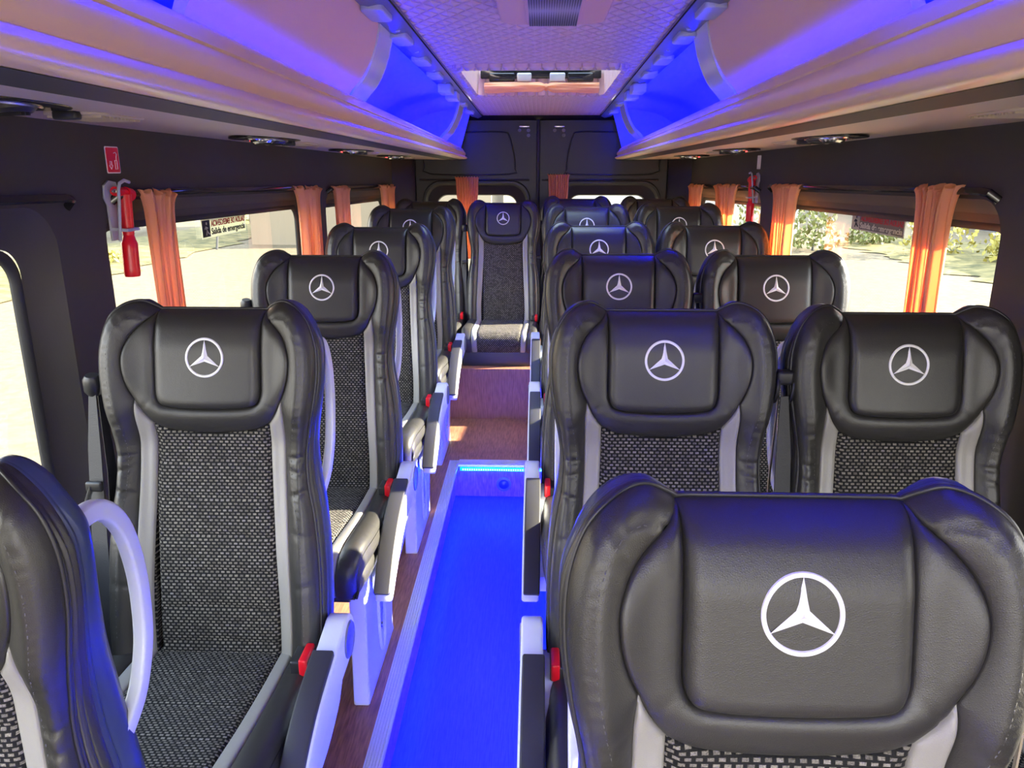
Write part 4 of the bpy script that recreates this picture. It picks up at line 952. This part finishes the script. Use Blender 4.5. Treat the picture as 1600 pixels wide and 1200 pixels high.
for lp in (CB, mirror(CB)):
    V, F, d = sheet([lp], 0.008, (0.002, 0.006)); din = seg_dist(V, GX if lp is CB else [(-p[0], p[1]) for p in GX], False)
    P_cush.add(cush_xyz(V, G_c(V) - cdrop(V) + puff(din, 0.012, 0.006, 0.004)), F[:, ::-1])
for s_ in (1, -1):      # upholstered side walls, two soft folds
    pts = np.array(CR); n = len(pts); top = cush_xyz(pts * [s_, 1], G_c(pts) - 0.022)
    bot = np.stack([pts[:, 0] * s_ * 0.97, np.clip(top[:, 1] * 0.985, -0.455, 1), np.full(n, 0.372)], 1); rows = []
    for t, b in ((0, 0), (0.15, 0.006), (0.3, 0.007), (0.45, 0.001), (0.5, -0.001), (0.6, 0.005), (0.8, 0.006), (1, 0)):
        q = top * (1 - t) + bot * t; q[:, 0] += s_ * b; rows.append(q)
    m = len(rows); vv = np.concatenate(rows); ff = [(r * n + i, r * n + i + 1, (r + 1) * n + i + 1, (r + 1) * n + i) for r in range(m - 1) for i in range(n - 1)]
    P_cush.add(vv, ff if s_ < 0 else [f[::-1] for f in ff])
P_cush.box((-0.185, -0.455, 0.366), (0.185, 0.02, 0.376))
P_frame = MB(); P_frame.box((-0.165, -0.42, 0.335), (0.165, 0.06, 0.366), 0.006); P_frame.box((-0.15, 0.02, 0.30), (0.15, 0.06, 0.34), 0.006)

def leg_mb(s, zb=0.0):
    m = MB(); x0, x1 = (0.140, 0.184) if s > 0 else (-0.184, -0.140)
    outline = spline([(-0.345, 0.36), (-0.355, 0.22), (-0.362, 0.08), (-0.366, zb)], 0.02) + [(-0.02, zb)] + spline([(-0.02, zb), (-0.035, 0.06), (-0.01, 0.17), (0.04, 0.28), (0.07, 0.36)], 0.02)[1:]
    m.prism(outline, 0, x0, x1, 0.006)
    m2 = MB(); q = 0.186 * s
    R_ = [(-0.19 + 0.038 * math.cos(a), 0.17 + 0.115 * math.sin(a)) for a in np.linspace(0, 2 * PI, 28, endpoint=False)]
    m2.tube([(q, y, z) for y, z in R_], 0.006, 6, closed=True)
    m3 = MB(); m3.lathe([(0.0, 0.004), (0.012, 0.004), (0.014, 0.0)], 16, (q, -0.19, 0.13), (s, 0, 0)); m3.box((min(q, q + .004 * s), -0.197, 0.14), (max(q, q + .004 * s), -0.183, 0.22), 0.001)
    return m, m2, m3
def arm_mb(s):
    X = 0.217; Wd = 0.042
    def fx(a, b): return (a, b) if s > 0 else (-b, -a)
    piv = (0.015, 0.485); R = 0.047
    arc = [(piv[0] + R * math.cos(a), piv[1] + R * math.sin(a)) for a in np.linspace(math.radians(-70), math.radians(115), 16)]
    top = spline([arc[-1], (-0.08, 0.510), (-0.20, 0.478), (-0.31, 0.415), (-0.385, 0.345)], 0.02)
    bot = [(-0.392, 0.325), (-0.375, 0.315)] + spline([(-0.375, 0.315), (-0.28, 0.37), (-0.18, 0.415), (-0.08, 0.43), arc[0]], 0.02)[1:-1]
    m = MB(); m.prism(arc + top[1:] + bot, 0, *fx(X, X + Wd), 0.006)
    low = [(0.05, 0.44), (-0.02, 0.475), (-0.13, 0.44), (-0.22, 0.39), (-0.30, 0.34), (-0.30, 0.30), (-0.10, 0.28), (0.04, 0.32), (0.075, 0.38)]
    m.prism(spline(low, 0.03, True), 0, *fx(0.190, 0.226), 0.008)
    pad = MB(); t_ = spline([(-0.075, 0.516), (-0.20, 0.484), (-0.31, 0.421), (-0.392, 0.345)], 0.015); tt = np.array(t_); g = np.gradient(tt, axis=0); g /= np.linalg.norm(g, axis=1)[:, None]; nn = np.stack([g[:, 1], -g[:, 0]], 1)
    nn = nn * np.where(nn[:, 1:2] < 0, -1, 1)
    a = [tuple(p) for p in tt + nn * 0.004]; b = [tuple(p) for p in tt - nn * 0.016][::-1]
    pad.prism(a + b, 0, *fx(X - 0.003, X + Wd - 0.004), 0.004)
    cap = MB(); q = (X + Wd + 0.001) * s; cap.lathe([(0.0, 0.0005), (0.030, 0.0005), (0.034, 0.002), (0.037, -0.001)], 28, (q, piv[0], piv[1] - 0.002), (s, 0, 0))
    return m, pad, cap
def handle_mb(s):
    m = MB(); x = 0.187 * s
    pts = spline([(0.135, 1.040), (0.172, 1.042), (0.212, 1.028), (0.240, 0.985), (0.247, 0.925), (0.240, 0.870), (0.222, 0.815), (0.188, 0.770), (0.150, 0.750), (0.120, 0.742)], 0.012)
    m.strap([(x, y, z) for y, z in pts], 0.017, 0.024, (1, 0, 0))
    bm = bmesh.new(); vs = [bm.verts.new(v) for v in m.v]
    for f in m.f: bm.faces.new([vs[i] for i in f])
    bmesh.ops.recalc_face_normals(bm, faces=bm.faces[:])
    ed = [e for e in bm.edges if e.calc_length() < 1 and len(e.link_faces) == 2 and e.calc_face_angle(0) > 0.9]
    bmesh.ops.bevel(bm, geom=ed, offset=0.004, segments=3, profile=0.5, affect='EDGES')
    bm.verts.index_update(); m2 = MB(); m2.add([v.co[:] for v in bm.verts], [[v.index for v in f.verts] for f in bm.faces]); bm.free()
    return m2
def belt_parts(s, double=False):
    g = MB(); x = 0.222 * s
    if double:   # two rings side by side
        for dx in (-0.014, 0.014):
            ring = [(x + dx + 0.002 * math.sin(a), 0.095 + 0.012 * math.cos(a), 0.975 + 0.022 * math.sin(a)) for a in np.linspace(0, 2 * PI, 20, endpoint=False)]
            g.tube(ring, 0.0042, 8, closed=True)
        g.box((x - 0.016, 0.085, 0.985), (x + 0.016, 0.11, 1.012), 0.006)
    else:
        g.lathe([(0.0, -0.02), (0.012, -0.02), (0.017, -0.012), (0.017, 0.012), (0.012, 0.02), (0.0, 0.02)], 16, (x, 0.09, 0.975), (0.1, -0.2, 1))
        g.box((min(x, x - s * 0.03), 0.085, 0.955), (max(x, x - s * 0.03), 0.105, 0.975), 0.004)
    st = MB()
    st.strap([(x, 0.085, 0.965), (x + 0.004 * s, 0.07, 0.85), (x + 0.008 * s, 0.045, 0.65), (x + 0.008 * s, 0.02, 0.46), (x + 0.006 * s, 0.02, 0.38)], [0.016, 0.030, 0.038, 0.042, 0.042], 0.0018, (1, 0.25 * s, 0))
    s2 = MB(); s2.strap([(x - 0.006 * s, 0.10, 0.965), (x - 0.012 * s, 0.09, 0.80), (x - 0.016 * s, 0.06, 0.62), (x - 0.016 * s, 0.04, 0.42)], [0.012, 0.02, 0.022, 0.022], 0.0018, (0.5, 1, 0))
    t = MB(); t.box((x - 0.016, 0.040, 0.775), (x + 0.016, 0.052, 0.795), 0.004)
    t2 = MB(); t2.tube([(x - 0.006, 0.046, 0.785), (x - 0.006 - 0.010, 0.030, 0.745)], 0.006, 8, flat=(0.010, 0.002))
    return g, st, s2, t, t2
def buckle_mb(s):
    m = MB(); m.box((min(0.168 * s, 0.204 * s), -0.075, 0.45), (max(0.168 * s, 0.204 * s), -0.012, 0.492), 0.005)
    r = MB(); r.box((min(0.186 * s, 0.202 * s), -0.078, 0.462), (max(0.186 * s, 0.202 * s), -0.020, 0.498), 0.004)
    return m, r

M['cap_grey'] = mat('grey_cap_plastic', (0.10, 0.11, 0.14), 0.35)
def from_region(k, name, m, parent):
    uvp, xyz, F = PR[k]; return mesh(name, xyz, F, m, parent, True, uv=uvp)
def make_seat(kind, name='coach_seat'):
    r = empty(name)
    P_back.build('backrest', M['black_leather'], r, auto=None)
    pp = P_pipe.build('piping', M['piping'], r, auto=None)
    for s_ in (1, -1): P_stitch[s_].build('stitching', M['stitch'], r)
    P_shell.build('back_shell', M['shell'], r, auto=None)
    from_region('pad', 'headrest_pad', M['black_leather'], r)
    lo = from_region('logo', 'headrest_panel', M['black_leather'], r)
    P_emb.build('emblem', M['white_thread'], lo, auto=25)
    from_region('fab', 'backrest_fabric', M['fabric'], r)
    from_region('gry1', 'grey_stripe', M['grey_leather'], r); from_region('gry2', 'grey_stripe', M['grey_leather'], r)
    P_cush.build('seat_cushion', M['black_leather'], r)
    from_region('cfab', 'cushion_fabric', M['fabric'], r)
    from_region('cg1', 'cushion_stripe', M['grey_leather'], r); from_region('cg2', 'cushion_stripe', M['grey_leather'], r)
    P_frame.build('seat_frame', M['frame_metal'], r)
    for s in ((1, -1)):
        a, b, c = leg_mb(s, 0.0 if kind != 'rear' else 0.285)
        if kind == 'rear':
            q = MB(); q.box((min(.14 * s, .18 * s), -0.36, 0.285), (max(.14 * s, .18 * s), 0.0, 0.337), 0.004); q.build('leg', M['frame_metal'], r)
            continue
        l = a.build('leg', M['white_plastic'], r)
        if (kind == 'left' and s > 0) or (kind == 'aisle' and s < 0):
            b.build('recess_rim', M['white_plastic'], l); c.build('latch', M['chrome'], l)
    if kind == 'rear':
        q = MB(); q.box((-0.19, -0.462, 0.285), (0.19, -0.44, 0.39), 0.006); q.build('front_valance', M['black_leather'], r)
    side = 1 if kind == 'left' else -1
    if kind in ('left', 'aisle'):
        a, p, c = arm_mb(side); ar = a.build('armrest', M['white_plastic'], r)
        p.build('arm_pad', M['arm_rubber'], ar); c.build('pivot_cap', M['cap_grey'], ar)
    if kind != 'rear': handle_mb(side).build('grab_handle', M['white_plastic'], r)
    a, b = buckle_mb(side if kind in ('left', 'aisle') else (1 if kind == 'rear' else -1)); bk = a.build('buckle', M['black_plastic'], r); b.build('release_button', M['red_plastic'], bk)
    bs = {'left': -1, 'aisle': 1, 'window': -1, 'rear': -1}[kind]
    g, st, s2, t, t2 = belt_parts(bs, kind in ('aisle',))
    if kind != 'window':
        g.build('belt_guide', M['black_plastic'] if kind != 'aisle' else M['frame_metal'], r); st.build('belt_strap', M['webbing'], r)
        s2.build('belt_strap', M['webbing'] if kind != 'aisle' else M['pale_webbing'], r)
    if kind in ('left', 'rear'):
        tg = t.build('belt_tongue', M['black_plastic'], r); t2.build('tongue_plate', M['chrome'], tg)
    return r
def dup(root, loc, rz=0):
    r = root.copy(); COL.objects.link(r); r.location = loc; r.rotation_euler = (0, 0, rz)
    for ch in [c for c in list(root.children)]:
        c = ch.copy(); COL.objects.link(c); c.parent = r; c.matrix_local = Matrix.Identity(4)
        for g in list(ch.children):
            d = g.copy(); COL.objects.link(d); d.parent = c
    return r
SEATS = [  # kind, x, logo distance, logo height, label
 ('left', -0.695, 0.79, 0.962, 'black leather coach seat cut off by the picture left edge, beside its pale grab handle'),
 ('left', -0.625, 1.375, 1.028, 'black leather coach seat with woven fabric back, largest one fully shown left of the aisle'),
 ('left', -0.617, 2.15, 1.043, 'black coach seat left of the aisle with sunlit cushion side, second emblem from front'),
 ('left', -0.612, 2.925, 1.066, 'black coach seat on the left row, third emblem back from the front on that side'),
 ('left', -0.618, 3.70, 1.097, 'black coach seat on the left row nearest the rear bench, its emblem half hidden'),
 ('aisle', 0.232, 0.60, 0.995, 'large black coach seat in the bottom right foreground with the biggest star emblem'),
 ('aisle', 0.230, 1.375, 1.030, 'black coach seat right of the aisle, directly behind the big foreground seat'),
 ('aisle', 0.222, 2.15, 1.050, 'black coach seat right of the aisle, third in its row from the foreground'),
 ('aisle', 0.222, 2.925, 1.074, 'black coach seat right of the aisle, fourth in its row from the foreground'),
 ('aisle', 0.220, 3.70, 1.106, 'black coach seat right of the aisle, fifth in its row, mostly hidden'),
 ('window', 0.670, 1.375, 1.026, 'black coach seat at the right picture edge beside the right wall, with blue sheen'),
 ('window', 0.656, 2.15, 1.048, 'black coach seat by the right window with a diagonal sunlit patch on its headrest'),
 ('window', 0.652, 2.925, 1.075, 'black coach seat by the right wall between two seats catching sunlight'),
 ('window', 0.652, 3.70, 1.110, 'black coach seat by the right rear side window, farthest of the window side seats'),
 ('rear', -0.640, 4.50, 1.098, 'black rear bench seat at the left wall, mostly hidden behind the left row'),
 ('rear', -0.212, 4.475, 1.092, 'black rear coach seat facing straight down the aisle on the brown riser'),
 ('rear', 0.212, 4.55, 1.112, 'black rear coach seat right of the aisle end, below the right rear door curtain'),
 ('rear', 0.66, 4.55, 1.112, 'black rear coach seat in the right rear corner under the right back window'),
]
PROTO = {}
GRP = {'left': 'single seats left of the aisle', 'aisle': 'aisle seats of the right hand pairs', 'window': 'window seats of the right hand pairs', 'rear': 'rear bench seats'}
for kind, x, D, lz, label in SEATS:
    loc = (x, D - 0.089, lz - 1.030)
    if kind not in PROTO: s = PROTO[kind] = make_seat(kind); s.location = loc
    else: s = dup(PROTO[kind], loc, 0)
    if D < 1 and x < 0:      # the backrest of this one is set upright
        Rm = Matrix.Translation((0, 0, 0.42)) @ Matrix.Rotation(0.18, 4, 'X') @ Matrix.Translation((0, 0, -0.42))
        for c in s.children:
            if c.name.split('.')[0] in ('backrest', 'piping', 'stitching', 'back_shell', 'headrest_pad', 'headrest_panel', 'backrest_fabric', 'grey_stripe', 'grab_handle', 'belt_guide'): c.matrix_local = Rm
    tag(s, label, 'seat', GRP[kind])
